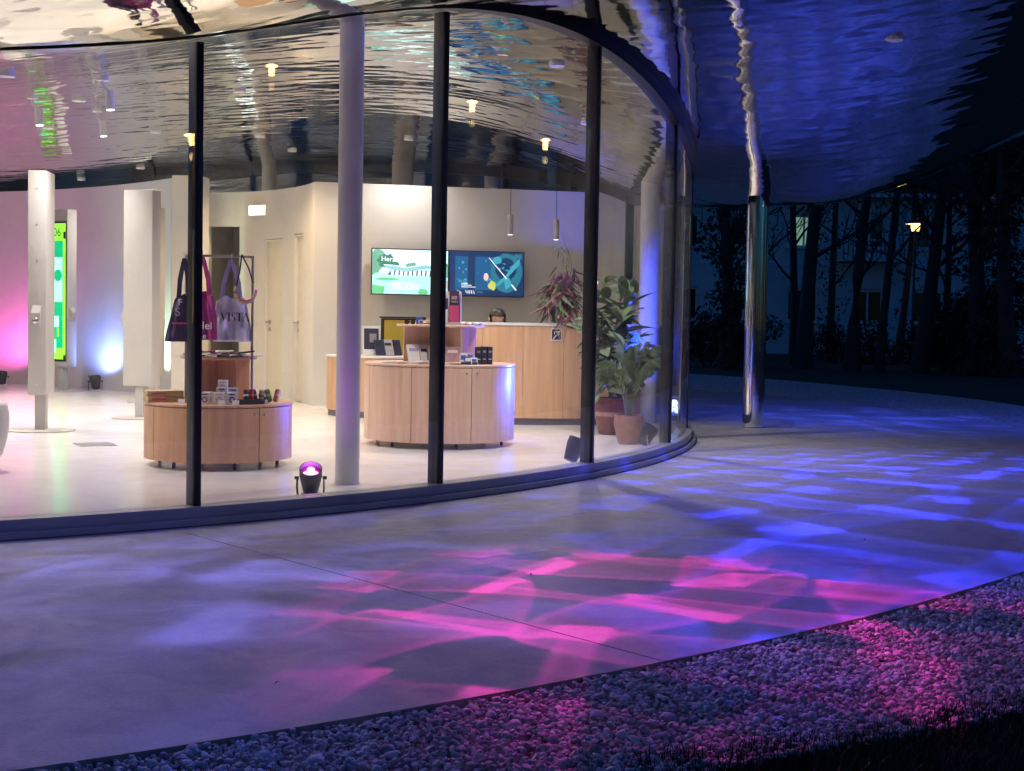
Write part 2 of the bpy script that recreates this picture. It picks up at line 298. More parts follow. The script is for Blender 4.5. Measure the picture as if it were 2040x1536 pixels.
def zc(x, y):
    x = np.asarray(x, float); y = np.asarray(y, float)
    r2 = (x[..., None] - CP[:, 0]) ** 2 + (y[..., None] - CP[:, 1]) ** 2
    return _phi(r2) @ _W[:_k] + _W[_k] + _W[_k + 1] * x + _W[_k + 2] * y
def zcf(x, y): return float(zc(x, y))
def gpt(t, r=GR): return (GC[0] + r * math.cos(t), GC[1] + r * math.sin(t))
def tpt(t, r): return (TC[0] + r * math.cos(t), TC[1] + r * math.sin(t))
def zg(t): x, y = gpt(t, 9.5); return zcf(x, y)
def Rg(t):  # outer edge of the gravel bed, seen from the terrace centre
    d = math.degrees(t); return float(np.interp(d, [-180, -70, -53, -48, -20, 18, 35, 51, 80, 180], [15.6, 15.5, 15.5, 15.72, 16.5, 17.5, 19, 21, 22, 16]))

# ---------------------------------------------------------------- ground
def struct(o): o['kind'] = 'structure'; return o
mb = MB(); N = 96
mb.v = [(-150, -120, -.045), (200, -120, -.045), (200, 260, -.045), (-150, 260, -.045)]; mb.f = [(0, 1, 2, 3)]
struct(mb.build('lawn', 'lawn'))
mb = MB(); N = 180; vs = []; fs = []
for i in range(N + 1):
    t = -math.pi + 2 * math.pi * i / N
    vs += [(*tpt(t, TR - .05), -.034), (*tpt(t, Rg(t)), -.034)]
fs = [(2 * i, 2 * i + 1, 2 * i + 3, 2 * i + 2) for i in range(N)]
mb.add(vs, fs); struct(mb.build('gravel_ground', 'gravel_far'))
# terrace: concrete slabs parted by radial joints
terr = bpy.data.objects.new('terrace', None); COL.objects.link(terr); struct(terr)
def r_in(t):   # distance from terrace centre to the glass line
    dx, dy = TC[0] - GC[0], TC[1] - GC[1]; c, s = math.cos(t), math.sin(t)
    b_ = dx * c + dy * s; return -b_ + math.sqrt(b_ * b_ - (dx * dx + dy * dy - (GR - .03) ** 2))
JO = [-125, -50.0, 24, 100, 168, 235]
for a, b_ in zip(JO[:-1], JO[1:]):
    a, b_ = R(a) + .0003, R(b_) - .0003; k = max(6, int((b_ - a) / R(2))); vs = []; fs = []
    for i in range(k + 1):
        t = a + (b_ - a) * i / k
        for r in (r_in(t), TR): vs += [(*tpt(t, r), 0), (*tpt(t, r), -.12)]
    for i in range(k):
        q = 4 * i; fs += [(q, q + 2, q + 6, q + 4), (q + 2, q + 3, q + 7, q + 6), (q, q + 4, q + 5, q + 1)]
    fs += [(0, 1, 3, 2), (4 * k, 4 * k + 2, 4 * k + 3, 4 * k + 1)]
    MB().add(vs, fs).build('slab', 'terrace_concrete', terr)
ed = MB().arc(TR + .002, TR + .014, -math.pi, math.pi - .001, -.1, .004, 240, TC).build('edging_strip', 'edging', terr)
# inside floor
mb = MB(); N = 144; mb.v = [(GC[0], GC[1], 0)] + [(*gpt(2 * math.pi * i / N, GR - .2), 0) for i in range(N)]; mb.f = [(0, 1 + i, 1 + (i + 1) % N) for i in range(N)]
flo = struct(mb.build('floor', 'screed'))
jm = MB()
for (x0, y0, x1, y1) in ((-7, 13.2, -1.7, 11.3), (-6.0, 12.6, -2.6, 13.2)):
    d = Vector((x1 - x0, y1 - y0)); nrm = Vector((-d.y, d.x)).normalized() * .003
    q = MB().add([(x0 - nrm.x, y0 - nrm.y, .003), (x1 - nrm.x, y1 - nrm.y, .003), (x1 + nrm.x, y1 + nrm.y, .003), (x0 + nrm.x, y0 + nrm.y, .003)], [(0, 1, 2, 3)]).build('floor_joint', 'recess_grey', flo)
ha = thing('floor_hatch', 'flat grey square hatch set in the pale floor left of the display cart with bags', 'hatch', (-3.60, 12.35, 0), R(28))
MB().box((0, 0, .003), (.30, .30, .006), .002).build('cover', 'steel', ha); MB().arc(.212, .222, R(45), R(405), .0005, .0045, 4).build('rim', 'recess_grey', ha)

# ---------------------------------------------------------------- roof and mirror ceiling
RR = 15.15; nr, na = 80, 300
rad = np.linspace(.001, 1, nr) ** .8 * RR; ang = np.linspace(0, 2 * math.pi, na, endpoint=False)
X = RC[0] + rad[:, None] * np.cos(ang); Y = RC[1] + rad[:, None] * np.sin(ang); Z = zc(X, Y)
V = np.stack([X, Y, Z], -1).reshape(-1, 3)
i, j = np.meshgrid(np.arange(nr - 1), np.arange(na), indexing='ij'); j2 = (j + 1) % na
F = np.stack([i * na + j, i * na + j2, (i + 1) * na + j2, (i + 1) * na + j], -1).reshape(-1, 4)
struct(npmesh('ceiling', V, F, 'mirror', None, 180))
V2 = V.copy(); V2[:, 2] += .45 * (1 - .7 * (np.repeat(rad, na) / RR) ** 8) + .01
rim = np.array([[(nr - 1) * na + j, (nr - 1) * na + (j + 1) % na] for j in range(na)])
Vb = V[-na:] + np.array([0, 0, .012]); Vr = np.concatenate([V2, Vb]); nb = len(V2)
Fr = np.concatenate([F[:, ::-1], np.array([[nb + j, nb + (j + 1) % na, (nr - 1) * na + (j + 1) % na, (nr - 1) * na + j] for j in range(na)])])
struct(npmesh('roof', Vr, Fr, 'black_metal', None, 60))

# ---------------------------------------------------------------- curved glass facade
fac = thing('glass_facade', 'tall curved glass front of the pavilion with slim black mullions and low grey sill', 'glass wall')
MU = [-17.0, -29.0, -40.1, -50.8] + [-50.8 - 10.8 * k for k in range(1, 5)]
MU += [-17 + 10.8 * k for k in range(1, 14)]
MU = sorted(MU)
for d in MU:
    t = R(d); x, y = gpt(t, 9.47); z1 = zg(t) - .03
    q = MB().at((x, y, 0), rz=t); q.box((0, 0, .1 + (z1 - .1) / 2), (.10, .042, z1 - .1), .004); q.build('mullion', 'black_metal', fac, 40)
for a, b_ in zip(MU[:-1], MU[1:]):
    MB().arc(9.488, 9.508, R(a) + .0028, R(b_) - .0028, .105, lambda t: zg(t) - .012, 10, GC).build('pane', 'glass', fac, 40)
A0, A1 = R(MU[0]), R(MU[-1])
MB().arc(9.40, 9.560, A0, A1, .0, .100, 160, GC).build('sill', 'sill_metal', fac, 40)
MB().arc(9.562, 9.600, A0, A1, .006, .040, 160, GC).build('drain_ledge', 'sill_metal', fac, 40)
hd = lambda t: zg(t) - (.008 + .11 * min(1, max(0, (math.degrees(t) + 41) / 22)))
MB().arc(9.484, 9.512, A0, R(-41), hd, lambda t: zg(t) + .01, 80, GC).build('head_frame', 'black_metal', fac, 40)
MB().arc(9.44, 9.545, R(-41), A1, hd, lambda t: zg(t) + .01, 120, GC).build('head_frame', 'black_metal', fac, 40)

# ---------------------------------------------------------------- white walls inside
def wall_path(name, pts, h, th=.14, m='white_wall', openings=(), parent=None):
    """vertical wall along a plan polyline, thickness to the left; openings = (s0, s1, z0, z1) along its length"""
    P_ = [Vector(p) for p in pts]; L = [0]
    for a, b_ in zip(P_[:-1], P_[1:]): L.append(L[-1] + (b_ - a).length)
    ss = sorted(set([round(x, 4) for x in L] + [s for o in openings for s in o[:2]]))
    def pt(s, off):
        k = max(i for i in range(len(L)) if L[i] <= s + 1e-6); k = min(k, len(P_) - 2)
        a, b_ = P_[k], P_[k + 1]; p = a.lerp(b_, (s - L[k]) / (L[k + 1] - L[k]))
        d0 = (b_ - a).normalized()
        if abs(s - L[k]) < 1e-5 and k > 0: d0 = (d0 + (a - P_[k - 1]).normalized()).normalized()
        return p + Vector((-d0.y, d0.x)) * off
    q = MB()
    for s0, s1 in zip(ss[:-1], ss[1:]):
        zs = [(0, h)]
        for o in openings:
            if o[0] <= s0 + 1e-6 and o[1] >= s1 - 1e-6: zs = [(o[3], h)] + ([(0, o[2])] if o[2] > 0 else [])
        for z0, z1 in zs:
            c = [pt(s0, 0), pt(s1, 0), pt(s1, th), pt(s0, th)]
            q.add([(p.x, p.y, z0) for p in c] + [(p.x, p.y, z1) for p in c], [(0, 1, 5, 4), (1, 2, 6, 5), (2, 3, 7, 6), (3, 0, 4, 7), (4, 5, 6, 7), (3, 2, 1, 0)])
    o = q.build(name, m, parent); o['kind'] = 'structure' if not parent else ''
    return o, pt
def bez(p0, p1, p2, n=14): return [tuple((1 - t) ** 2 * a + 2 * t * (1 - t) * b_ + t * t * c for a, b_, c in zip(p0, p1, p2)) for t in np.linspace(0, 1, n)]
wall_path('wall_left', [(-14, 23.0), (-11.5, 23.2)] + bez((-10.2, 23.1), (-7, 22.7), (-4.72, 19.75), 22), 3.0)
wall_path('wall_end', [(-4.62, 19.36), (-4.24, 19.30), (-4.20, 19.75)], 3.0, .12)
WR_P = bez((-4.36, 20.12), (-3.15, 19.9), (-2.54, 18.22), 16)
_, WRpt = wall_path('wall_recess', WR_P, 2.84, .14, openings=((.06, .58, 0, 2.37), (1.07, 1.50, 0, 2.18), (1.86, 2.20, 0, 2.22)))
wall_path('wall_screens', [(-2.54, 18.20), (-.8, 18.62), (.98, 19.05), (1.32, 18.65), (1.56, 17.9), (1.64, 17.0)], 2.84, .16)
# recessed niche behind the opening and two doors in the recess wall
nk = thing('dark_niche', 'dark grey open niche in the white recess wall behind the bag rail', 'niche')
a, b_ = WRpt(.04, .16), WRpt(.62, .16); d = (b_ - a).normalized(); nn = Vector((-d.y, d.x))
q = MB(); c = [a, b_, b_ + nn * .6, a + nn * .6]
q.add([(p.x, p.y, z) for z in (0, 2.5) for p in c], [(1, 2, 6, 5), (2, 3, 7, 6), (3, 0, 4, 7), (4, 5, 6, 7), (3, 2, 1, 0)]); q.build('lining', 'recess_grey', nk)
def door(s0, s1, h, label):
    a, b_ = WRpt(s0, .05), WRpt(s1, .05); rz = math.atan2(b_.y - a.y, b_.x - a.x); L_ = (b_ - a).length
    t = thing('door', label, 'door', (a.x, a.y, 0), rz)
    lf = MB().box((L_ / 2, .02, h / 2), (L_ - .03, .04, h - .012), .003).build('leaf', 'door_cream', t)
    q = MB().tube([(L_ * .14, -.02, 1.05), (L_ * .14, -.07, 1.05), (L_ * .14 + .11, -.07, 1.05)], .010, 8).box((L_ * .14, -.004, 1.05), (.04, .012, .05), .003).box((L_ * .14, -.004, .95), (.03, .012, .045), .003)
    q.build('handle', 'rail_steel', lf, 40)
    MB().box((.0, -.01, h / 2), (.025, .06, h), 0).box((L_, -.01, h / 2), (.025, .06, h), 0).box((L_ / 2, -.01, h - .0125), (L_ - .026, .06, .024)).build('frame', 'white_paint', t)
    return t
door(1.085, 1.485, 2.17, 'plain cream door with lever handle beside the dark niche')
d2 = door(1.875, 2.185, 2.21, 'narrow cream door nearest the sharp wall corner, with small sign plates')
for z in (1.78, 1.70, 1.62): MB().box((.27, -.002, z), (.04, .008, .022), .002).build('sign_plate', 'dark_plastic', d2)

# emergency exit sign
a = WRpt(.98, -.06); t = thing('exit_sign', 'small glowing white exit sign box high on the white recess wall', 'sign', (a.x, a.y, 2.57), R(-28))
MB().box((0, 0, 0), (.27, .05, .145), .006).build('housing', 'white_paint', t); MB().box((0, -.028, 0), (.25, .006, .125), .002).build('lit_face', 'exit_lit', t)

# ---------------------------------------------------------------- columns
def column(x, y, r, label, z1=None, m='white_paint', name='column'):
    z = (z1 or zcf(x, y)) + .03; t = thing(name, label, 'column', (x, y, 0))
    MB().lathe([(r, .012), (r, z)], 40).build('shaft', m, t, 40)
    MB().lathe([(r + .006, 0), (r + .006, .012)], 40).build('foot_ring', 'steel' if m == 'chrome' else m, t, 40); return t
column(-1.12, 9.77, .083, 'slim white round column just behind the glass, beside the pink floor light')
column(1.52, 16.15, .108, 'white round column behind the leafy potted plants, one edge lit blue')
column(-4.0, 23.35, .115, 'white column rising behind the recess wall above the two doors')
column(-1.72, 21.9, .16, 'thick pale column rising behind the wall with the screens')
column(-.36, 21.3, .10, 'pale slim column behind the wall above the right hand screen')
column(2.66, 15.72, .118, 'polished chrome round column standing outside on the terrace', m='chrome', name='chrome_column')

# ---------------------------------------------------------------- lights in the ceiling
def spot(parent, loc, energy, col, size=160, blend=.5, rad=.04, target=None, name='light'):
    L_ = bpy.data.lights.new(name, 'SPOT'); L_.energy = energy; L_.color = col; L_.spot_size = R(size); L_.spot_blend = blend; L_.shadow_soft_size = rad; L_.cycles.use_multiple_importance_sampling = False
    o = bpy.data.objects.new(name, L_); COL.objects.link(o); o.location = loc; o.parent = parent
    if target is not None: o.rotation_euler = (Vector(target) - Vector(loc)).to_track_quat('-Z', 'Y').to_euler()
    return o
WARM = (1, .90, .81)
E_DL = 195
DL = [(-3.59, 10.14, 'nearest the left edge above the glass'), (-4.93, 15.16, 'above the nearest white information pillar'), (-3.98, 13.11, 'left of the first black mullion, upper one'), (-4.09, 16.32, 'just left of the first black mullion, mid ceiling'),
      (-6.82, 22.6, 'low over the left white wall'), (-5.37, 20.6, 'beside the wall end, low in the ceiling'), (-2.59, 13.47, 'right of the first black mullion'), (-3.11, 17.48, 'above the glowing exit sign'), (-3.0, 19.3, 'over the two cream doors'),
      (-1.06, 14.53, 'between the white column and the second mullion'), (.31, 11.36, 'large and bright near the curved glass head'), (.66, 13.4, 'right beside the third black mullion'), (-1.34, 17.99, 'above the left screen'),
      (-6.6, 11.5, 'beyond the left frame edge'), (-7.2, 17.8, 'far left over the exhibition'), (-6.2, 14.2, 'left over the exhibition floor')]
for x, y, wh in DL:
    z = zcf(x, y); t = thing('ceiling_downlight', 'small round downlight in the mirror ceiling, ' + wh, 'downlight', (x, y, z), 0, 'downlights in the mirror ceiling')
    MB().lathe([(.040, -.022), (.060, -.022), (.062, .03), (.040, .03)], 24).build('trim_ring', 'white_paint', t, 40)
    MB().lathe([(.0395, -.015), (.0395, -.010)], 20).build('lens', 'lamp_white', t)
    spot(t, (0, 0, -.05), E_DL * (.45 if 'screen' in wh else 1.7 if 'left white wall' in wh or 'far left' in wh or 'exhibition floor' in wh else 1), (1, .70, .40) if ('doors' in wh or 'exit' in wh) else WARM, 142, .9)
for x, y, wh in ((2.8, 10.76, 'unlit, in the dark soffit outside near the curved glass'), (5.3, 20.6, 'glowing faint blue near the far soffit edge')):
    z = zcf(x, y); t = thing('soffit_downlight', 'small round recessed light ' + wh, 'downlight', (x, y, z))
    MB().lathe([(.045, -.012), (.07, -.012), (.072, .03), (.045, .03)], 24).build('trim_ring', 'white_paint', t, 40); MB().lathe([(.044, -.004), (.044, 0)], 20).build('lens', 'frame_white', t)
for x, y, wh, ang in ((-3.36, 11.7, 'nearest the first mullion', 25), (-4.23, 12.6, 'hanging furthest left', 10), (-4.1, 14.1, 'small and shaded, in the middle', 40)):
    z = zcf(x, y); t = thing('ceiling_spotlight', 'white cylinder spotlight under the mirror ceiling, ' + wh, 'spotlight', (x, y, z), R(ang))
    MB().lathe([(.05, -.02), (.05, .02)], 20).tube([(0, 0, -.02), (0, 0, -.07)], .012, 8).build('mount', 'white_paint', t, 40)
    MB().tube([(0, 0, -.06), (.05, 0, -.11)], .014, 8).build('arm', 'white_paint', t, 40)
    h_ = MB().tube([(.05, 0, -.10), (.06, -.01, -.25)], .036, 18).build('head', 'white_paint', t, 40)
    MB().tube([(.06, -.01, -.251), (.0601, -.0101, -.2525)], .030, 16).build('lens', 'pend_glow', t)
for x, y, z0, wh in ((-.05, 16.6, 2.12, 'left one of the pair'), (.475, 16.4, 2.06, 'right one of the pair')):
    zt = zcf(x, y); t = thing('pendant_lamp', 'grey tube pendant lamp above the reception desk, ' + wh, 'pendant lamp', (x, y, z0), 0, 'pendants over the reception desk')
    MB().tube([(0, 0, .23), (0, 0, zt - z0)], .004, 6).build('cord', 'black_metal', t); MB().lathe([(.030, 0), (.033, .003), (.033, .225), (.028, .23)], 24).build('tube_shade', 'stele_white', t, 40); MB().lathe([(.028, -.001), (.028, -.0005)], 16).build('lens', 'pend_glow', t)
    spot(t, (0, 0, -.01), 14, WARM, 90, .5, .025)

# ---------------------------------------------------------------- floor uplights (LED cans on a yoke)
def par(x, y, rz, label, tilt=20, lit=None, h=.16, r=.075, energy=0, col=(1, 1, 1), size=70, target=None, name='floor_light', rad=.05):
    t = thing(name, label, 'floor light', (x, y, 0), rz)
    M_ = Matrix.Translation((0, 0, h)) @ Matrix.Rotation(R(tilt), 4, 'X')
    q = MB(); q.M = M_; q.lathe([(r * .62, -.11), (r * .70, -.10), (r * .9, -.02), (r, .02), (r, .075), (r * .93, .075), (r * .90, .03)], 28); q.build('can', 'dark_plastic', t, 40)
    q = MB(); q.M = M_; q.lathe([(.001, .028), (r * .9, .028), (r * .9, .032), (.001, .032)], 24); q.build('lens_plate', 'magenta' if lit == 'led_pink' else ('blue' if lit == 'led_blue' else 'dark_plastic'), t)
    if lit:
        for k in range(3):
            a = R(90 + 120 * k); q = MB(); q.M = M_; q.lathe([(.001, .036), (r * .36, .036), (r * .30, .048), (.001, .05)], 16, (r * .42 * math.cos(a), r * .42 * math.sin(a), 0)); q.build('led_lens', lit, t, 60)
    for s in (-1, 1):
        MB().tube([(s * (r + .012), 0, h), (s * (r + .014), .01, .05), (s * (r + .010), .05, .006)], .007, 6).build('yoke_leg', 'steel' if s > 0 else 'dark_plastic', t, 60)
        MB().tube([(s * (r + .002), 0, h), (s * (r + .03), 0, h)], .011, 10).build('clamp_knob', 'dark_plastic', t, 40)
        MB().box((s * (r * .6), .03, .006), (.04, .16, .012), .003).build('foot', 'steel' if not lit else 'dark_plastic', t)
    if energy: spot(t, (0, 0, .52) if lit == 'led_blue' else tuple(M_ @ Vector((0, 0, .09))), energy, col, size, .8, rad, target)
    return t
PINK, BLUE = (1, .10, .62), (.03, .07, 1)
par(-1.27, 9.06, R(8), 'floor light glowing pink with three lenses beside the white column', 32, 'led_pink', .118, .072, 12, (.55, .10, 1), 150, (-.3, 1.2, 2))
par(.50, 11.15, R(-60), 'dark unlit looking floor light just left of the third mullion', -25, None, .15, .075)
par(1.22, 12.75, R(-100), 'dark floor light at the foot of the fourth mullion beside the clay pot', -25, None, .15, .075)
par(1.63, 14.35, R(-8), 'floor light glowing bright blue at the far bend of the glass', 58, 'led_blue', .27, .115, 1300, BLUE, 96, (-.55, -.35, .85))
spot(bpy.data.objects['floor_light.003'], (0, .02, .60), 420, BLUE, 84, .6, .04, (-.12, 2.2, 1.35)).data.spot_size = R(52)
par(-7.75, 21.7, R(15), 'dark floor light washing the left wall pink', -18, None, .14, .08, 115, (1, .10, .60), 165, (-.25, .5, 1.7), rad=.03)
par(-6.05, 20.75, R(30), 'dark floor light washing the curved wall pale blue', -18, None, .14, .08, 85, (.20, .32, 1), 165, (.12, .4, 1.7), rad=.03)
par(-4.98, 19.6, R(20), 'dark floor light behind the stacked boxes by the wall end', -18, None, .14, .08, 110, (.5, 1, .7), 90, (.5, .3, 1.6), rad=.03)

# ---------------------------------------------------------------- round display carts
def cart(name, label, loc, rz, Rb, zb, zt, zs, Rs, seam, wood, rail=None):
    t = thing(name, label, 'display cart', loc, rz)
    MB().lathe([(Rb - .03, zb + .01), (Rb - .03, zt - .03)], 48).build('core', 'plinth', t)
    for k in range(8):       # angle from local -Y (towards the glass), positive to the right
        a0, a1 = R(seam + 45 * k - 90), R(seam + 45 * (k + 1) - 90)
        pn = MB().arc(Rb - .022, Rb, a0 + .0032 / Rb, a1 - .0032 / Rb, zb, zt - .026, 10).build('door_panel', wood, t, 30)
        if k in (0, 7):
            a = (a0 + R(4.2)) if k == 0 else (a1 - R(4.2))
            q = MB().at((Rb * math.cos(a), Rb * math.sin(a), zt - .075), ry=R(90), rz=a); q.lathe([(.006, 0), (.006, .012), (.010, .014), (.010, .020), (.004, .022)], 12); q.build('knob', 'steel', pn, 40)
    MB().lathe([(Rb - .01, zt - .022), (Rb + .003, zt - .020), (Rb + .004, zt - .003), (Rb, zt)], 64).build('counter_top', wood, t, 30)
    for k in range(6):
        a = R(60 * k + 15 - 90); x, y = (Rb - .10) * math.cos(a), (Rb - .10) * math.sin(a)
        cs = MB().tube([(x - .012, y, .030), (x + .012, y, .030)], .029, 14).build('caster', 'rubber', t, 40)
        MB().box((x, y, .055), (.040, .030, .022), .003).build('fork', 'steel', cs)
    for k in range(2):       # upright shelf: two panels crossing
        a = R(30 + 90 * k - 90); q = MB().at((0, 0, 0), rz=a); ln = (Rs - .02) * 2
        if k == 0: q.box((0, 0, (zt + zs - .02) / 2), (ln, .018, zs - .02 - zt), .002)
        else:
            for sg in (-1, 1): q.box((sg * (ln / 4 + .006), 0, (zt + zs - .02) / 2), (ln / 2 - .012, .018, zs - .02 - zt), .002)
        q.build('divider', wood, t)
    MB().lathe([(Rs - .008, zs - .020), (Rs, zs - .018), (Rs + .001, zs - .003), (Rs - .003, zs)], 56).build('shelf_top', wood, t, 30)
    if rail:
        xw, zr, y0 = rail
        for sg in (-1, 1): MB().box((sg * xw, y0, (zt + zr) / 2), (.018, .018, zr - zt), .002).build('rail_post', 'rail_steel', t)
        MB().box((0, y0, zr - .009), (2 * xw - .019, .018, .018), .002).build('rail_bar', 'rail_steel', t)
    return t
CL = (-2.24, 10.92, 0); CLr = math.atan2(2.24, 10.92); CR = (-.66, 13.06, 0); CRr = math.atan2(.66, 13.06)
cart('display_cart', 'low round beech display cart on casters with bags hanging from its steel rail', CL, CLr, .555, .060, .485, .826, .285, 32, 'wood', (.24, 1.585, -.30))
cart('display_cart', 'larger round beech display cart full of books in front of the reception desk', CR, CRr, .685, .055, .738, 1.085, .40, 24, 'wood_pale')
def onL(x, y, z): v = Matrix.Rotation(CLr, 3, 'Z') @ Vector((x, y, z)); return (CL[0] + v.x, CL[1] + v.y, z)
def onR(x, y, z): v = Matrix.Rotation(CRr, 3, 'Z') @ Vector((x, y, z)); return (CR[0] + v.x, CR[1] + v.y, z)

# --- goods on the low cart
zt = .486
for k, (dz, wh) in enumerate(((0, 'lower'), (.043, 'upper'))):
    t = thing('gift_box', 'flat pale gift box on the low cart, ' + wh + ' of its stack', 'box', onL(-.405, -.12, zt + dz), CLr + R(14 - 3 * k), 'stacked flat gift boxes')
    MB().box((0, 0, .0205), (.27, .17, .041), .003).build('box_body', 'brown_box', t)
    MB().box((-.05, -.0855, .02), (.11, .0015, .016)).build('print_strip', 'pinkprint', t)
    for i in range(5): MB().box((.1358, -.06 + .03 * i, .02), (.0015, .018, .022)).build('slot', 'ink', t)
for i, (x, y, z, pm, wh) in enumerate(((-.10, -.46, 0, 'ink', 'front row, leftmost'), (.005, -.47, 0, 'straw', 'front row, middle'), (.095, -.465, 0, 'ink', 'front row, right'), (-.07, -.40, 0, 'petal_pink', 'second row, left'), (.02, -.405, .035, 'red', 'second row, raised in the middle'), (.105, -.40, .03, 'blue', 'second row, right'), (.03, -.35, .085, 'straw', 'topmost at the back'))):
    t = thing('card_box', 'small white boxed souvenir on the low cart, ' + wh, 'box', onL(x, y, zt + z), CLr + R(random.uniform(-10, 10)), 'white boxed souvenirs')
    b0 = MB().box((0, 0, .045), (.072, .03, .09), .002).build('carton', 'paper_white', t)
    q = MB().at((0, -.0158, .036), rx=R(90)); q.arc(.014, .021, 0, 2 * math.pi - .01, -.0004, .0006, 20); q.build('emblem', pm, t); MB().box((0, -.0157, .074), (.04, .001, .008)).build('print_line', pm, t)
    if z: MB().box((0, 0, -z / 2), (.07, .03, z - .001)).build('riser', 'paper_white', t)
for i in range(7):
    x = .20 + .036 * i; cm = ['navy', 'red', 'purple_cloth', 'straw', 'navy', 'green', 'orange'][i]
    t = thing('rolled_socks', ['dark blue', 'red', 'violet', 'straw yellow', 'navy', 'green', 'orange'][i] + ' rolled fabric souvenir at the right end of the low cart', 'souvenir', onL(x, -.36 + .028 * i, zt), CLr + R(random.uniform(-25, 25)))
    q = MB().at((0, 0, 0), rx=R(random.uniform(-12, 12)), ry=R(random.uniform(-20, 20))); q.box((0, 0, .055), (.036, .05, .10), .012); q.build('roll', cm, t, 40)
    q.v = []; q.f = []; q.box((0, 0, .06), (.038, .052, .02), .006); q.build('band', ['paper_white', 'orange', 'lilac_cloth', 'green', 'paper_white', 'yellow', 'paper_white'][i], t)
tr_ = thing('wire_tray', 'dark low tray holding rolled souvenirs on the low cart', 'tray', onL(.23, -.43, zt), CLr + R(25))
MB().box((0, 0, .004), (.2, .06, .006)).box((0, -.031, .02), (.2, .003, .032)).box((0, .031, .02), (.2, .003, .032)).box((-.101, 0, .02), (.003, .06, .032)).box((.101, 0, .02), (.003, .06, .032)).build('tray_body', 'dark_plastic', tr_)
for i, (x, y, wh) in enumerate(((-.27, -.40, 'before the gift boxes'), (-.14, -.525, 'at the front edge, left'), (.02, -.535, 'at the front edge, middle'), (.12, -.52, 'at the front edge, right'), (.33, -.42, 'under the colourful rolls'))):
    t = thing('price_card', 'tiny folded white price card on the low cart, ' + wh, 'price card', onL(x, y, zt), CLr + R(random.uniform(-20, 20)), 'price cards')
    MB().prism([(-.0, 0), (.002, 0), (.012, .03), (.022, 0), (.024, 0), (.013, .034), (.011, .034)], -.025, .025).build('card', 'paper_white', t); t.rotation_euler.z += R(90)
for i in range(13):
    a = random.uniform(0, 6.28); r = .2 * math.sqrt(random.random()); 
    cm = ['paper_white', 'navy', 'paper_cream', 'red', 'purple_cloth', 'paper_white', 'magenta'][i % 7]; cn = ['white', 'navy', 'cream', 'red', 'dark violet', 'white', 'magenta'][i % 7]
    x, y = -.24 + .04 * i, -.20 + .08 * math.sin(i * 2.1)
    t = thing('booklet', cn + ' booklet in the fan on the low cart shelf, ' + ['number one', 'second', 'third', 'fourth', 'fifth', 'sixth', 'seventh', 'eighth', 'ninth', 'tenth', 'eleventh', 'twelfth', 'last'][i].replace('number one', 'first') + ' from the left', 'booklet', onL(x, y, .827 + .011 * (i % 4)), CLr + R(random.uniform(-40, 40)), 'booklets on the low cart shelf')
    q = MB().at((0, 0, 0), ry=R(random.uniform(-9, 4))); q.box((0, 0, .008), (.12, .16, .009), .001); q.build('cover', cm, t); q.v = []; q.f = []; q.box((0, -.02, .0131), (.07, .03, .001)); q.build('title_block', 'ink' if 'paper' in cm else 'paper_white', t)

# --- tote bags on the rail
def bag(label, loc, rz, wt, wb, h, hh, m, hm, seed, lean=0):
    t = thing('tote_bag', label, 'tote bag', loc, rz, 'tote bags on the rail'); rr = random.Random(seed)
    nx, nz = 22, 20; ph = [rr.uniform(0, 6.28) for _ in range(4)]; V = []; F = []
    for s in (1, -1):
        for k in range(nz + 1):
            v = k / nz; wd = wt + (wb - wt) * v ** .7
            for i in range(nx + 1):
                u = i / nx * 2 - 1; x = u * wd / 2 + lean * v * h
                fold = .016 * math.sin(u * 6 + ph[0] + v * 1.5) * (1 - v * .5) + .009 * math.sin(u * 13 + ph[1] - 2 * v) + .008 * math.sin(v * 9 + u * 4 + ph[2])
                thick = .022 * (1 - u * u) ** .5 * (.4 + .6 * v)
                z = -hh - h * v + .012 * math.sin(u * 5 + ph[3]) * (1 - v) - .02 * (u * u) * (1 - v)
                V.append((x, fold - s * thick, z))
    n1 = (nx + 1) * (nz + 1)
    for o in (0, n1):
        for k in range(nz):
            for i in range(nx):
                a = o + k * (nx + 1) + i; F.append((a, a + 1, a + nx + 2, a + nx + 1))
    for k in range(nz):
        a = k * (nx + 1); F.append((a, a + nx + 1, n1 + a + nx + 1, n1 + a)); a += nx; F.append((a, a + nx + 1, n1 + a + nx + 1, n1 + a))
    a = nz * (nx + 1)
    for i in range(nx): F.append((a + i, a + i + 1, n1 + a + i + 1, n1 + a + i))
    MB().add(V, F).build('bag_body', m, t, 180)
    for s in (-1, 1):
        q = MB()
        for du in (-.32, .32):
            pts = [(du * wt, -s * .012, -hh - .02), (du * wt * .8, -s * .014, -hh * .6), (du * wt * .25, -s * .006, -hh * .15), (0, s * .0, .004)]
            for a_, b_ in zip(pts[:-1], pts[1:]):
                q.add([(a_[0] - .016, a_[1], a_[2]), (a_[0] + .016, a_[1] + .004, a_[2]), (b_[0] + .014, b_[1] + .004, b_[2]), (b_[0] - .014, b_[1], b_[2]), (a_[0] - .016, a_[1] + .003, a_[2]), (a_[0] + .016, a_[1] + .007, a_[2]), (b_[0] + .014, b_[1] + .007, b_[2]), (b_[0] - .014, b_[1] + .003, b_[2])], [(0, 1, 2, 3), (4, 5, 6, 7), (0, 1, 5, 4), (1, 2, 6, 5), (2, 3, 7, 6), (3, 0, 4, 7)])
        q.build('handle', hm, t)
    MB().tube([(0, -.0, .004), (.0, -.004, .03), (.006, .006, .05), (0, .018, .04)], .003, 6).build('hanger_hook', 'steel', t, 60)
    return t
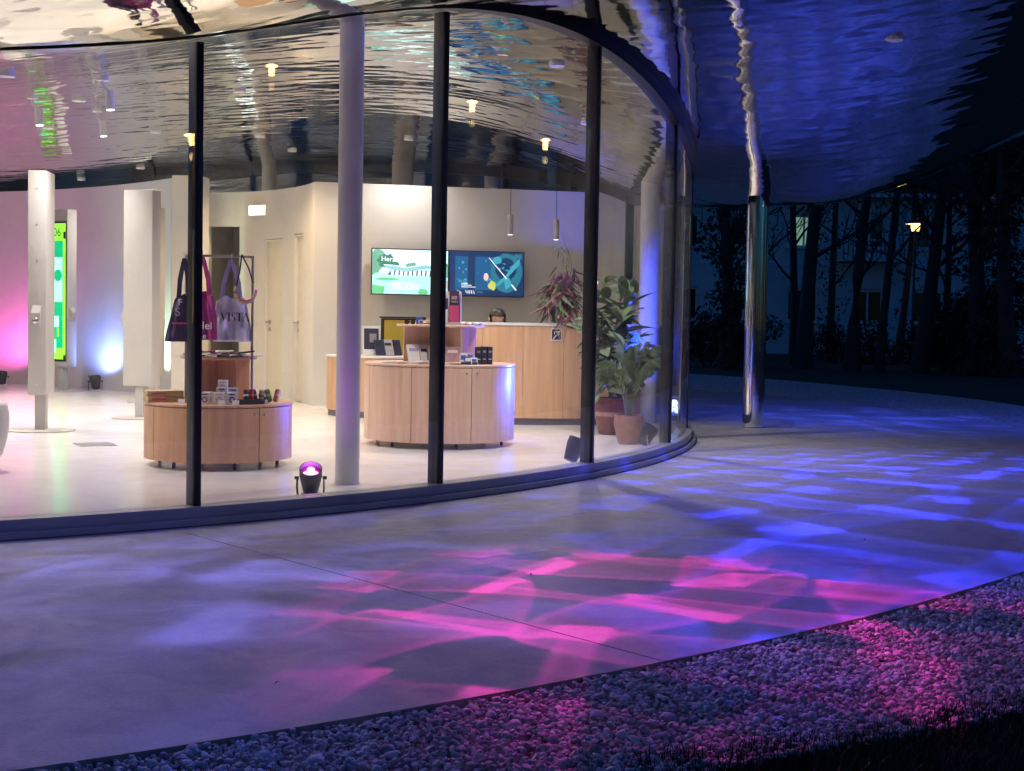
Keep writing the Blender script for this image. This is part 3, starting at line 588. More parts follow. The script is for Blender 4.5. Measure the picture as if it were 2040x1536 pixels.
b1 = bag('dark violet tote bag with pink print, leftmost on the rail', onL(-.255, -.33, 1.55), CLr + R(14), .12, .20, .34, .27, 'purple_cloth', 'purple_cloth', 1, -.12)
text('S', .085, (-.075, -.045, -.42), 'lilac_cloth', b1); text('F', .07, (-.055, -.045, -.345), 'ink_white', b1); MB().box((-.03, -.046, -.475), (.14, .003, .012)).build('pink_stripe', 'pinkprint', b1)
b2 = bag('magenta tote bag with white lettering, half hidden behind the black mullion', onL(-.125, -.33, 1.565), CLr + R(-10), .16, .21, .35, .26, 'magenta_cloth', 'magenta_cloth', 2, .06)
text('Hel', .08, (-.03, -.050, -.53), 'ink_white', b2); text('le', .06, (.0, -.048, -.60), 'ink_white', b2)
b3 = bag('silver tote bag with black serif lettering, rightmost on the rail', onL(.085, -.33, 1.545), CLr + R(6), .21, .29, .33, .27, 'silver_cloth', 'lilac_cloth', 3, .05)
serif('VISTA', .065, (-.085, -.052, -.45), 'ink', b3)
t = thing('lanyard', 'black strap with yellow and pink looped band hanging at the right end of the rail', 'lanyard', onL(.18, -.325, 1.59), CLr)
MB().tube([(-.02, 0, 0), (-.035, -.02, -.12), (-.06, -.02, -.24)], .006, 6).tube([(-.02, 0, 0), (.03, -.02, -.10), (.065, -.02, -.21)], .006, 6).build('strap', 'black_metal', t, 60)
pts = [(-.06 + .0 * k, -.03, -.24) for k in range(1)] + [(.005 + .075 * math.cos(R(a)), -.035, -.27 - .085 * abs(math.sin(R(a)))) for a in range(180, 361, 20)]
MB().tube(pts, .013, 8).build('loop_band', 'straw', t, 60); MB().tube([(p[0] + .006, p[1] - .004, p[2] + .012) for p in pts[3:]], .008, 8).build('pink_lining', 'pinkprint', t, 60)

# --- goods on the larger cart
zt = .739
def book(label, loc, rz, d, m, tilt=0, flat=False, cover='paper_white', name='book', block='ink', grp=None):
    t = thing(name, label, 'book', loc, rz, grp); w_, h_, th = d
    q = MB().at((0, 0, 0), rx=R(-tilt)); q.box((0, 0, h_ / 2), (w_, th, h_), .002); q.build('cover', m, t)
    q.v = []; q.f = []; q.box((.001, .0, h_ / 2 + .0012), (w_ - .004, th - .006, h_), 0); q.build('pages', 'paper_white', t)
    q.v = []; q.f = []; q.box((0, -th / 2 - .0006, h_ * .7), (w_ * .7, .001, h_ * .18)); q.build('title_block', block, t)
    return t
book('white picture book leaning at the left in the shelf of the larger cart', onR(-.22, -.30, zt + .01), CRr + R(25), (.13, .165, .012), 'paper_white', 22, block='lilac_cloth')
book('slim grey picture book leaning second from the left in the larger cart', onR(-.135, -.28, zt + .01), CRr + R(20), (.08, .16, .012), 'stele_white', 22)
book('cream book leaning in the middle of the larger cart shelf', onR(-.03, -.30, zt + .01), CRr + R(5), (.14, .155, .014), 'paper_cream', 20, block='straw')
book('pink book leaning right of the second mullion on the larger cart', onR(.105, -.33, zt + .01), CRr + R(-15), (.13, .145, .02), 'petal_pink', 18, block='paper_white')
for i, (x, y, k, wh) in enumerate(((-.30, -.48, 3, 'left front'), (-.12, -.53, 4, 'middle front'), (.08, -.54, 3, 'behind the second mullion'), (-.42, -.36, 2, 'far left edge'))):
    for j in range(k):
        t = thing('brochure', 'pale brochure flat on the larger cart, ' + wh + ', ' + ['bottom', 'second', 'third', 'fourth'][j] + ' in its pile', 'brochure', onR(x + .008 * j, y, zt + .0075 * j), CRr + R(random.uniform(-14, 14)), 'brochure piles on the larger cart')
        MB().box((0, 0, .0035), (.17, .11, .007), .001).build('sheet_block', 'paper_white' if j % 2 else 'paper_cream', t); MB().box((-.02, .0, .0073), (.08, .06, .0006)).build('picture', ['petal_pink', 'lilac_cloth', 'straw', 'navy'][(i + j) % 4], t)
for i, (x, y, h_, wh) in enumerate(((.335, -.34, .155, 'left'), (.385, -.32, .160, 'middle'), (.435, -.29, .158, 'right'))):
    t = thing('black_gift_box', 'tall black gift box standing at the right of the larger cart, ' + wh + ' of three', 'box', onR(x, y, zt), CRr + R(10 + 6 * i), 'tall black gift boxes')
    MB().box((0, 0, h_ / 2), (.046, .06, h_), .002).build('carton', 'navy', t); MB().box((0, -.0306, h_ * .72), (.03, .001, .02)).build('label_patch', 'rail_steel', t); MB().box((0, -.0306, h_ * .3), (.032, .001, .006)).build('print_line', 'paper_white', t)
for i, (x, y, h_, cm, cn) in enumerate(((.20, -.44, .105, 'paper_white', 'white and blue'), (.245, -.46, .075, 'blue', 'deep blue'), (.27, -.42, .11, 'lilac_cloth', 'lilac'), (.305, -.45, .065, 'paper_white', 'small white'))):
    t = thing('postcard_stand', cn + ' postcard pack on a small stand lit blue on the larger cart', 'postcards', onR(x, y, zt), CRr + R(12 * (i - 1)), 'postcard packs')
    q = MB().at((0, 0, 0), rx=R(-20)); q.box((0, 0, h_ / 2), (.065, .008, h_), .001); q.build('card_pack', cm, t); q.v = []; q.f = []; q.box((0, -.0046, h_ * .6), (.045, .001, h_ * .4)); q.build('picture', 'blue' if cm != 'blue' else 'paper_white', t)
    MB().box((0, .02, .012), (.05, .06, .022), .003).build('stand', 'dark_plastic', t)
zs = 1.086
t = thing('leaflet_holder', 'tall leaflet holder with dark and pink leaflets on top of the larger cart', 'leaflet holder', onR(.085, -.12, zs), CRr)
MB().box((0, .02, .15), (.20, .02, .30), .003).build('back_panel', 'paper_white', t); MB().box((0, -.02, .012), (.21, .11, .022), .003).build('base', 'stele_white', t)
for x, h_, cm in ((-.065, .22, 'purple_cloth'), (-.065, .12, 'paper_white'), (.035, .29, 'purple_cloth'), (.035, .155, 'pinkprint')):
    MB().box((x, .006 - (.3 - h_) * .1, .02 + h_ / 2), (.088, .006, h_), .001).build('leaflet', cm, t)
MB().box((.09, -.01, .14), (.006, .05, .27), .001).build('side_panel', 'lilac_cloth', t); MB().box((.035, -.0005, .245), (.05, .002, .03)).build('title_block', 'petal_pink', t)
serif('VISTA', .018, (.008, -.003, .20), 'paper_white', t)
for i, (x, y, wh, cm) in enumerate(((-.19, -.17, 'blue', 'blue'), (-.10, -.16, 'brown', 'brown_box'))):
    t = thing('sample_card', wh + ' display card standing on the top shelf of the larger cart', 'card', onR(x, y, zs), CRr + R(8)); q = MB().at((0, 0, 0), rx=R(-10)); q.box((0, 0, .032), (.062, .004, .062), .001); q.build('card', cm, t); MB().box((0, .015, .004), (.05, .04, .007), .001).build('foot', 'dark_plastic', t)
t = thing('sunglasses', 'dark sunglasses lying at the left of the larger cart shelf', 'sunglasses', onR(-.275, -.22, zs), CRr + R(10))
for s in (-1, 1):
    q = MB().at((s * .028, 0, .02), rx=R(90)); q.lathe([(.001, -.002), (.022, -.002), (.022, .002), (.001, .002)], 16); q.build('lens', 'black_metal', t); MB().tube([(s * .05, 0, .022), (s * .05, .1, .012)], .003, 6).build('temple', 'black_metal', t)
MB().tube([(-.008, 0, .024), (.008, 0, .024)], .003, 6).build('bridge', 'black_metal', t)
for i in range(6):
    t = thing('wrapped_trinket', ['leftmost', 'second', 'third', 'fourth', 'fifth', 'rightmost'][i] + ' clear wrapped lilac trinket in the heap on the larger cart shelf', 'trinket', onR(.20 + .03 * i, -.20 + .03 * math.sin(3 * i), zs), CRr + R(40 * i), 'wrapped trinkets')
    MB().ico((0, 0, .013), (.028, .02, .013), 2, .12, i).build('wrapper', 'lilac_cloth' if i % 2 else 'paper_white', t, 60)
t = thing('acrylic_case', 'small clear edged display case on the larger cart shelf beside the sunglasses', 'case', onR(-.14, -.25, zs), CRr)
for s in (-1, 1): MB().box((s * .055, 0, .018), (.004, .05, .034)).build('side', 'paper_white', t)
MB().box((0, 0, .037), (.114, .05, .004)).build('lid', 'paper_white', t); MB().box((0, 0, .008), (.09, .035, .012), .003).build('jewel', 'red', t)

# ---------------------------------------------------------------- side counter behind the white column, with books
t = thing('side_counter', 'low beech counter with white top behind the slim white column', 'counter', (-1.55, 16.75, 0), R(5))
for k in range(6):
    MB().arc(.60, .62, R(180 + 30 * k) + .003, R(210 + 30 * k) - .003, .07, .675, 8).build('front_panel', 'wood_desk', t, 30)
MB().arc(.02, .60, R(180), R(360), .0, .07, 24).build('plinth', 'plinth', t, 30); MB().arc(.01, .635, R(178), R(362), .678, .702, 32).build('counter_top', 'white_paint', t, 30); MB().box((0, .03, .34), (1.2, .04, .66)).build('back_panel', 'wood_desk', t)
zt = .703
for i, (x, y, cm, wh) in enumerate(((.05, -.42, 'navy', 'left'), (.14, -.36, 'stele_white', 'middle'), (.225, -.30, 'navy', 'right'))):
    book('dark covered book leaning in a row on the side counter, ' + wh + ' of three', (-1.55 + x, 16.75 + y, zt + .004), R(30), (.12, .19, .02), cm, 24, grp='leaning books on the side counter')
t = thing('poster_stand', 'small framed poster standing on the side counter behind the white column', 'poster', (-1.62, 16.42, zt), R(12))
q = MB().at((0, 0, 0), rx=R(-8)); q.box((0, 0, .17), (.20, .012, .34), .002); q.build('frame', 'paper_white', t); q.v = []; q.f = []; q.box((0, -.007, .19), (.17, .002, .24)); q.build('picture', 'navy', t); q.v = []; q.f = []; q.box((.02, -.0085, .20), (.08, .001, .10)); q.build('portrait', 'rail_steel', t)
MB().box((0, .05, .004), (.12, .10, .008), .001).build('foot', 'dark_plastic', t)
t = thing('card_terminal', 'small black card terminal on the right end of the side counter', 'terminal', (-1.13, 16.50, zt), R(20)); MB().box((0, 0, .02), (.08, .14, .03), .006).build('body', 'dark_plastic', t); MB().box((0, .03, .0365), (.06, .05, .002)).build('screen', 'navy', t)

# yellow cabinet beside the reception
t = thing('yellow_cabinet', 'black framed cabinet with yellow door left of the reception desk', 'cabinet', (-1.55, 17.35, 0), R(4))
MB().box((.23, .2, .58), (.56, .38, 1.10), .004).build('carcass', 'black_metal', t); MB().box((.12, .004, .62), (.26, .012, .98), .002).build('door', 'yellow', t); MB().box((.40, .004, .62), (.26, .012, .98), .002).build('door', 'yellow', t); MB().box((.24, -.005, .8), (.012, .014, .12), .003).build('handle', 'steel', t)
MB().box((.23, .19, 1.142), (.60, .44, .02), .003).build('top', 'dark_plastic', t); MB().box((.23, .2, .02), (.5, .3, .03)).build('plinth', 'plinth', t)

# ---------------------------------------------------------------- reception desk
DC = (.12, 17.22); DR = 1.75
t = thing('reception_desk', 'large curved beech reception desk with white top edge and dark plinth', 'reception desk', (DC[0], DC[1], 0))
for k in range(9):
    MB().arc(DR - .025, DR, R(226 + 14.6 * k) + .0012, R(226 + 14.6 * (k + 1)) - .0012, .075, 1.075, 8).build('front_panel', 'wood_desk', t, 30)
MB().arc(DR - .07, DR - .035, R(226), R(357.3), 0, .075, 50).build('plinth', 'plinth', t, 30); MB().arc(DR - .34, DR + .012, R(225.5), R(358), 1.078, 1.108, 60).build('ledge_top', 'white_paint', t, 30)
MB().arc(DR - .75, DR - .036, R(229), R(355), .72, .745, 50).build('work_surface', 'white_paint', t, 30)
# hearing loop plate
aa = R(281.5); t = thing('hearing_loop_sign', 'small dark blue sign with white ear symbol on the reception desk front', 'sign', (DC[0] + (DR + .002) * math.cos(aa), DC[1] + (DR + .002) * math.sin(aa), .985), aa + R(90))
MB().box((0, -.003, 0), (.115, .006, .135), .001).build('plate', 'paper_white', t); MB().box((0, -.0068, .002), (.100, .0015, .112)).build('blue_field', 'navy', t)
q = MB().at((.004, -.0080, .012), rx=R(90)); q.arc(.022, .031, R(-60), R(190), -.0005, .0005, 16); q.arc(.008, .014, R(-90), R(120), -.0005, .0005, 10); q.build('ear_symbol', 'paper_white', t)
MB().at((-.018, -.008, -.026), ry=R(-50)).box((0, 0, 0), (.055, .001, .012)).build('ear_stroke', 'paper_white', t); MB().at((.034, -.008, .036), ry=R(-45)).box((0, 0, 0), (.04, .001, .01)).build('ear_slash', 'paper_white', t); text('T', .032, (.022, -.0078, -.045), 'paper_white', t, ext=.0005)

# ---------------------------------------------------------------- screens on the wall
wd_ang = math.atan2(.42, 1.74)
e_ = lambda nm, c, s: emis('screen_' + nm, c, s)
e_('sky', (.62, .95, 1.0), .95); e_('cloud', (.85, 1, 1), 1.0); e_('tree', (.05, .22, .16), .8); e_('tree2', (.16, .42, .30), .8); e_('roof', (.28, .55, .62), .9); e_('dark', (.03, .12, .16), .8); e_('pave', (.45, .85, .90), .9); e_('lawn', (.14, .55, .25), .9); e_('white', (.95, 1, 1), 1.1); e_('rose', (.55, .48, .50), .8)
e_('navy', (.008, .035, .12), .9); e_('blue', (.012, .10, .27), .9); e_('cyan', (.05, .36, .50), .9); e_('teal', (.02, .18, .27), .9); e_('gold', (.55, .62, .12), .9); e_('glow', (1, .55, .5), 1.0)
def screen(s, label):
    p0 = Vector((-2.54, 18.20)).lerp(Vector((-.8, 18.62)), 0); d = Vector((1.74, .42)).normalized(); nrm = Vector((d.y, -d.x))
    p = p0 + d * s + nrm * .11; t = thing('wall_screen', label, 'screen', (p.x, p.y, 1.725), wd_ang); t.scale = (1.05, 1, 1.05)
    MB().box((0, .022, 0), (.955, .044, .565), .004).build('housing', 'dark_plastic', t); MB().box((0, .075, 0), (.4, .055, .3)).build('wall_bracket', 'dark_plastic', t)
    return t
def flat(t, nm, m, out, lay): return MB().prism(out, -.0022 - .0007 * lay, -.0015 - .0007 * lay).build(nm, 'screen_' + m, t)
def blob(cx, cz, rx, rz_, n=14, j=.18, sd=0):
    rr = random.Random(sd); return [(cx + rx * math.cos(6.283 * k / n) * rr.uniform(1 - j, 1 + j), cz + rz_ * math.sin(6.283 * k / n) * rr.uniform(1 - j, 1 + j)) for k in range(n)]
def clip(o): return [(max(-.465, min(.465, x)), max(-.268, min(.268, z))) for x, z in o]
t = screen(.74 + .48, 'left wall screen showing a bright picture of a wavy roofed pavilion with a greeting')
flat(t, 'display', 'sky', [(-.466, -.269), (.466, -.269), (.466, .269), (-.466, .269)], 0)
for k, c in enumerate(((.1, .2, .2, .05), (.25, .12, .16, .04), (-.05, .14, .12, .03))): flat(t, 'cloud', 'cloud', clip(blob(*c, sd=k)), 1 + .05 * k)
flat(t, 'paving', 'pave', [(-.466, -.269), (.466, -.269), (.466, -.05), (-.466, -.02)], 2)
for k, c in enumerate(((-.40, .16, .10, .12), (-.30, .13, .10, .09), (-.44, .04, .06, .08), (-.20, .08, .07, .05), (.02, .07, .07, .05), (.40, .04, .07, .09), (.45, .0, .05, .07))): flat(t, 'tree_crown', 'tree' if k % 2 else 'tree2', clip(blob(*c, 18, .25, k)), 3 + .1 * k)
flat(t, 'hall', 'dark', [(-.28, -.04), (.32, -.05), (.32, .02), (-.24, .02)], 4)
for k in range(9): flat(t, 'hall_window', 'white', [(-.24 + .055 * k, -.045), (-.205 + .055 * k, -.045), (-.20 + .055 * k, .015), (-.235 + .055 * k, .015)], 5)
rt_ = [(-.33, .06), (-.2, .055), (-.05, .03), (.08, .055), (.2, .075), (.33, .03)]; flat(t, 'wavy_roof', 'roof', [(x, z + .02) for x, z in rt_] + [(x, z - .03) for x, z in reversed(rt_[1:-1])] + [(-.28, .035)], 6)
flat(t, 'roof_light', 'white', [(x, z + .026) for x, z in rt_] + [(x, z + .018) for x, z in reversed(rt_)], 7)
flat(t, 'lawn_patch', 'lawn', clip([(-.466, -.269), (-.33, -.269), (-.31, -.18), (-.466, -.16)]), 8); flat(t, 'lawn_strip', 'lawn', clip(blob(-.28, -.09, .14, .018)), 8); flat(t, 'shrub', 'lawn', clip(blob(.16, -.24, .06, .04)), 8); flat(t, 'path', 'rose', [(.36, -.06), (.466, -.1), (.466, -.2), (.38, -.14)], 8)
text('Herzlich', .085, (-.36, -.0085, .125), 'screen_white', t, ext=.0004); text('willkommen', .05, (-.12, -.0085, .128), 'screen_white', t, ext=.0004)
serif('VISTA', .082, (-.22, -.0090, -.215), 'screen_white', t)
for k in range(3): flat(t, 'caption_line', 'white', [(.045, -.165 - .02 * k), (.14 - .02 * k, -.165 - .02 * k), (.14 - .02 * k, -.158 - .02 * k), (.045, -.158 - .02 * k)], 9)
t = screen(.74 + .48 + 1.005, 'right wall screen showing a dark blue space graphic')
flat(t, 'display', 'navy', [(-.466, -.269), (.466, -.269), (.466, .269), (-.466, .269)], 0)
flat(t, 'panel', 'blue', [(-.40, -.20), (-.24, -.20), (-.24, .21), (-.40, .21)], 1); flat(t, 'panel', 'blue', [(-.15, -.20), (.10, -.20), (.10, .21), (-.15, .21)], 1)
for k in range(26):
    rr = random.Random(k); x = rr.choice((rr.uniform(-.38, -.26), rr.uniform(-.13, .08))); z = rr.uniform(-.17, .19); s_ = rr.uniform(.006, .02); flat(t, 'speck', rr.choice(('cyan', 'teal', 'cyan')), blob(x, z, s_, s_, 6, .3, k), 2)
flat(t, 'orbit_disc', 'teal', clip(blob(.25, .02, .2, .24, 24, .04, 5)), 1.5); flat(t, 'disc_core', 'navy', clip(blob(.24, .06, .13, .14, 20, .08, 6)), 2.5)
for k in range(16):
    rr = random.Random(60 + k); a = rr.uniform(0, 6.28); r_ = rr.uniform(.0, .13); s_ = rr.uniform(.006, .014); flat(t, 'speck', 'cyan', blob(.24 + r_ * math.cos(a), .06 + r_ * math.sin(a), s_, s_, 6, .3, k), 3)
flat(t, 'wing', 'cyan', [(.34, .13), (.42, .2), (.41, .12), (.28, -.02), (.14, -.15), (.10, -.14), (.24, -.01)], 4); flat(t, 'beam', 'white', [(.02, .20), (.03, .20), (.38, -.19), (.37, -.20)], 4.5)
flat(t, 'solar_panel', 'cyan', [(.22, -.08), (.28, -.03), (.32, -.14), (.24, -.19)], 4.6); flat(t, 'block', 'cyan', blob(.13, .17, .06, .05, 8, .3, 9), 4.6); flat(t, 'gold_tail', 'gold', blob(.07, -.14, .05, .06, 10, .2, 3), 5); flat(t, 'glow', 'glow', blob(-.01, -.035, .03, .045, 14, .1), 5); flat(t, 'info_box', 'teal', [(.35, .20), (.44, .20), (.44, .25), (.35, .25)], 5)
serif('VISTA', .036, (-.27, -.0072, -.245), 'screen_white', t); flat(t, 'crest', 'white', [(-.40, -.245), (-.33, -.245), (-.33, -.225), (-.365, -.205), (-.40, -.225)], 6)
for k in range(3): flat(t, 'caption_line', 'white', [(-.32, -.125 - .022 * k), (-.24 + .05 * k, -.125 - .022 * k), (-.24 + .05 * k, -.118 - .022 * k), (-.32, -.118 - .022 * k)], 6)
for k in range(2): flat(t, 'footer_line', 'cyan', [(-.12, -.222 - .014 * k), (-.05, -.222 - .014 * k), (-.05, -.218 - .014 * k), (-.12, -.218 - .014 * k)], 6)

# ---------------------------------------------------------------- information pillars
def stele(label, x, y, rz, ctrl=True, disp=False, zt=2.47, lab_t=None):
    t = thing('information_pillar', label, 'information pillar', (x, y, 0), rz, 'white information pillars'); W_, T_ = .36, .168
    MB().lathe([(.315, 0), (.32, .003), (.32, .009), (.312, .012)], 48).build('base_plate', 'stele_white', t, 30)
    MB().box((0, 0, .19), (.10, .10, .356), .003).build('post', 'stele_white', t); MB().box((0, 0, (zt + .353) / 2), (W_, T_, zt - .353), .006).build('pillar_body', 'stele_white', t, 30)
    # narrow face at local -X carries the control, wide face at local -Y the display
    q = MB().at((-W_ / 2, 0, 0)); q.prism([(-.001, 1.00), (-.05, 1.00), (-.055, 1.13), (-.001, 1.20)], -.04, .04)
    cb = q.build('control_box', 'stele_white', t); q = MB().at((-W_ / 2 - .052, 0, 1.055), ry=R(-90)); q.lathe([(.028, 0), (.028, .018), (.022, .024), (.001, .026)], 20); q.build('dial', 'steel', cb, 40)
    for z in (.45, 1.33, 1.62, 1.96, 2.3):
        q = MB().at((-W_ / 2, 0, z), ry=R(-90)); q.lathe([(.008, 0), (.008, .003), (.001, .005)], 10); q.build('screw', 'steel', t, 40)
    if disp:     # display on the wide face at local +Y
        MB().box((0, T_ / 2 + .004, 1.43), (.33, .012, 2.0), .002).build('display_frame', 'dark_plastic', t)
        def pl(nm, m, x0, x1, z0, z1, lay): MB().box((-(x0 + x1) / 2, T_ / 2 + .0105 + .001 * lay, (z0 + z1) / 2), (x1 - x0, .0008, z1 - z0)).build(nm, m, t)
        pl('display_page', 'disp_lime', -.155, .155, .46, 2.40, 0); pl('display_picture', 'disp_green', -.155, .10, .62, 2.15, 1); pl('display_photo', 'disp_cyan', -.155, .09, 1.28, 1.92, 2)
        q = MB().at((.0, T_ / 2 + .0135, 1.66), rx=R(90)); q.lathe([(.001, 0), (.085, 0), (.085, .0008), (.001, .0008)], 18); q.build('display_dot', 'disp_green', t)
        pl('display_card', 'disp_cyan', -.155, .02, .92, 1.08, 2); pl('display_card', 'disp_cyan', -.155, -.04, .55, .75, 2); pl('display_corner', 'ink', .11, .155, 2.18, 2.28, 2); pl('display_corner', 'ink', .11, .155, .46, .52, 2); pl('display_mark', 'disp_lime', -.02, .02, .78, .90, 2)
        text('06', .17, (.11, T_ / 2 + .0125, 2.22), 'disp_text', t, rz=180, ext=.0004)
        tt = text('VISTA', .04, (-.115, T_ / 2 + .0125, 1.98), 'disp_text', t, ext=.0004); tt.rotation_euler = (R(90), R(90), R(180))
    return t
emis('disp_lime', (.30, .95, .05), 1.0); emis('disp_green', (.0, .50, .20), .9); emis('disp_cyan', (.45, 1., .85), 1.0); mat('disp_text', (.02, .12, .03), .6, emit=.1)
va = lambda x, y: math.atan2(-y, -x)    # heading from the pillar to the camera
stele('nearest tall white information pillar with slanted control box and dial', -4.52, 13.72, va(-4.52, 13.72) - math.pi + R(-13))
stele('white information pillar with a bright green display beside the blue lit wall', -6.47, 20.6, va(-6.47, 20.6) - R(90) - R(50), disp=True, zt=2.6)
stele('broad backed white information pillar standing left of the low cart', -4.04, 15.58, va(-4.04, 15.58) - math.pi - R(123))
s4 = stele('far white information pillar lit pale green beside the wall end', -4.62, 18.4, va(-4.62, 18.4) - math.pi + R(-20), zt=2.5)
MB().box((-.26, -.10, 1.06), (.012, .012, .26), .002).build('grab_bar', 'dark_plastic', s4); MB().tube([(-.26, -.10, 1.06), (-.26, -.24, 1.06), (-.25, -.22, .70)], .006, 6).build('handle_arm', 'rail_steel', s4, 60)
t = thing('wall_socket', 'white double socket plate low on the curved wall by the blue floor light', 'socket', (-6.28, 21.32, .19), R(-36))
MB().box((0, -.006, 0), (.16, .012, .08), .003).build('plate', 'white_paint', t)
for s in (-1, 1): q = MB().at((s * .038, -.013, 0), rx=R(90)); q.lathe([(.001, 0), (.022, 0), (.022, .002), (.001, .002)], 14); q.build('socket_hole', 'recess_grey', t)
# white shell chair cut by the left edge of the picture
t = thing('shell_chair', 'white rounded shell chair cut off by the left edge of the picture', 'chair', (-3.82, 10.05, 0), R(-30))
q = MB()
nu, nv = 20, 12; V = []; F = []
for k in range(nv + 1):
    v = k / nv; z = .12 + .36 * v
    for i in range(nu + 1):
        a = R(-125 + 250 * i / nu); rr_ = .22 + .05 * math.sin(v * 2.4); zz = z + .03 * math.cos(a) * v; V.append((rr_ * math.cos(a), rr_ * math.sin(a), zz))
for k in range(nv):
    for i in range(nu): a = k * (nu + 1) + i; F.append((a, a + 1, a + nu + 2, a + nu + 1))
o = q.add(V, F).build('shell', 'white_paint', t, 180); md = o.modifiers.new('s', 'SOLIDIFY'); md.thickness = .03
MB().lathe([(.001, .24), (.20, .24), (.215, .26), (.20, .29), (.001, .30)], 28).build('seat', 'stele_white', t, 60)
for k in range(4): a = R(45 + 90 * k); MB().tube([(.14 * math.cos(a), .14 * math.sin(a), .24), (.19 * math.cos(a), .19 * math.sin(a), 0)], .012, 8).build('leg', 'dark_plastic', t, 60)

# ---------------------------------------------------------------- person seated behind the desk
t = thing('person', 'person with dark tied back hair sitting behind the reception desk, head bent', 'person', (-.20, 16.75, 0), R(12))
sv = [(0, 0, .52, .15), (0, -.03, .72, .14), (0, -.05, .90, .15), (0, -.06, 1.0, .07), (0, -.075, 1.065, .052), (0, -.10, 1.11, .082), (0, -.10, 1.17, .088), (0, -.085, 1.22, .07), (0, -.195, 1.125, .016)]
sv += [(s * .16, -.05, .93, .055) for s in (-1, 1)] + [(s * .22, -.10, .74, .042) for s in (-1, 1)] + [(s * .14, -.32, .775, .03) for s in (-1, 1)] + [(s * .12, -.39, .775, .026) for s in (-1, 1)]
sv += [(s * .09, -.02, .50, .09) for s in (-1, 1)] + [(s * .11, -.40, .50, .065) for s in (-1, 1)] + [(s * .11, -.40, .10, .045) for s in (-1, 1)] + [(s * .11, -.52, .035, .035) for s in (-1, 1)]
se = [(0, 1), (1, 2), (2, 3), (3, 4), (4, 5), (5, 6), (6, 7), (5, 8), (2, 9), (2, 10), (9, 11), (10, 12), (11, 13), (12, 14), (13, 15), (14, 16), (0, 17), (0, 18), (17, 19), (18, 20), (19, 21), (20, 22), (21, 23), (22, 24)]
for s in (0, 1):          # five fingers on each hand
    hx, hy, hz = sv[15 + s][:3]; sg = -1 if s == 0 else 1
    for k, (dx, ln) in enumerate(((-.024, .055), (-.008, .065), (.008, .062), (.023, .048))):
        b0 = len(sv); sv += [(hx + dx, hy - .03, hz, .0095), (hx + dx, hy - .03 - ln * .6, hz + .006, .0085), (hx + dx, hy - .03 - ln, hz - .01, .007)]; se += [(15 + s, b0), (b0, b0 + 1), (b0 + 1, b0 + 2)]
    b0 = len(sv); sv += [(hx - sg * .035, hy - .005, hz, .010), (hx - sg * .045, hy - .04, hz - .004, .008)]; se += [(13 + s, b0), (b0, b0 + 1)]
me = bpy.data.meshes.new('body'); me.from_pydata([q[:3] for q in sv], se, []); o = bpy.data.objects.new('body', me); COL.objects.link(o)
o.modifiers.new('k', 'SKIN'); md = o.modifiers.new('s', 'SUBSURF'); md.levels = md.render_levels = 1
for q, d in zip(sv, me.skin_vertices[0].data): d.radius = (q[3], q[3]); d.use_root = False
me.skin_vertices[0].data[0].use_root = True
dg = bpy.context.evaluated_depsgraph_get(); me2 = bpy.data.meshes.new_from_object(o.evaluated_get(dg)); bpy.data.objects.remove(o)
bo = link('body', me2, 'skin', t, 180); me2.materials.append(MAT['shirt'])
for p in me2.polygons:
    c = p.center; p.material_index = 1 if (c.z < 1.01 and c.y > -.33) or c.z < .6 else 0
V = []; F = []; nu, nv = 22, 12
for k in range(nv + 1):
    ph = R(118) * k / nv
    for i in range(nu):
        a = 2 * math.pi * i / nu; cut = 1.0 if math.sin(a) > -.25 else .62
        p_ = ph * cut; V.append((.103 * math.sin(p_) * math.cos(a), -.085 + .122 * math.sin(p_) * math.sin(a), 1.155 + .118 * math.cos(p_)))
for k in range(nv):
    for i in range(nu): F.append((k * nu + i, k * nu + (i + 1) % nu, (k + 1) * nu + (i + 1) % nu, (k + 1) * nu + i))
hr = MB().add(V, F).ico((0, .055, 1.19), (.04, .035, .04), 2, .05).build('hair', 'hair', t, 180)
for s in (-1, 1): MB().ico((s * .034, -.178, 1.148), (.012, .008, .007), 2).build('eye', 'ink', t, 180); MB().ico((s * .098, -.09, 1.135), (.012, .02, .032), 2).build('ear', 'skin', t, 180)

# ---------------------------------------------------------------- plants
def leafmesh(name, ln, wd, curl, m, n=6, fold=.25):
    V = []; F = []
    for i in range(n + 1):
        u = i / n; w_ = wd * math.sin(math.pi * min(1, u * .92 + .05)) ** .8; z = -curl * u * u; y = ln * u * (1 - .2 * curl * u)
        V += [(-w_, y, z + fold * w_), (0, y, z), (w_, y, z + fold * w_)]
    for i in range(n): a = 3 * i; F += [(a, a + 1, a + 4, a + 3), (a + 1, a + 2, a + 5, a + 4)]
    me = bpy.data.meshes.new(name); me.from_pydata(V, [], F); me.materials.append(MAT[m]); me.polygons.foreach_set('use_smooth', [True] * len(F)); return me
def put(name, me, parent, loc, yaw, pitch, roll=0, sc_=1):
    o = bpy.data.objects.new(name, me); COL.objects.link(o); o.parent = parent; o.location = loc
    o.rotation_euler = (Matrix.Rotation(yaw, 3, 'Z') @ Matrix.Rotation(pitch, 3, 'X') @ Matrix.Rotation(roll, 3, 'Y')).to_euler(); o.scale = (sc_,) * 3; return o
def pot(t, r, h, m, band=None):
    MB().lathe([(r * .62, 0), (r * .70, .01), (r * .98, h * .62), (r, h * .78), (r * .93, h * .93), (r * .95, h), (r * .86, h), (r * .84, h * .9), (.001, h * .88)], 36).build('pot', m, t, 50)
    MB().lathe([(.001, h * .885), (r * .84, h * .89)], 24).build('soil', 'soil', t)
    if band: MB().lathe([(r * .80, h * .30), (r * .985, h * .60), (r * .99, h * .62)], 36).build('glaze_band', band, t, 60)
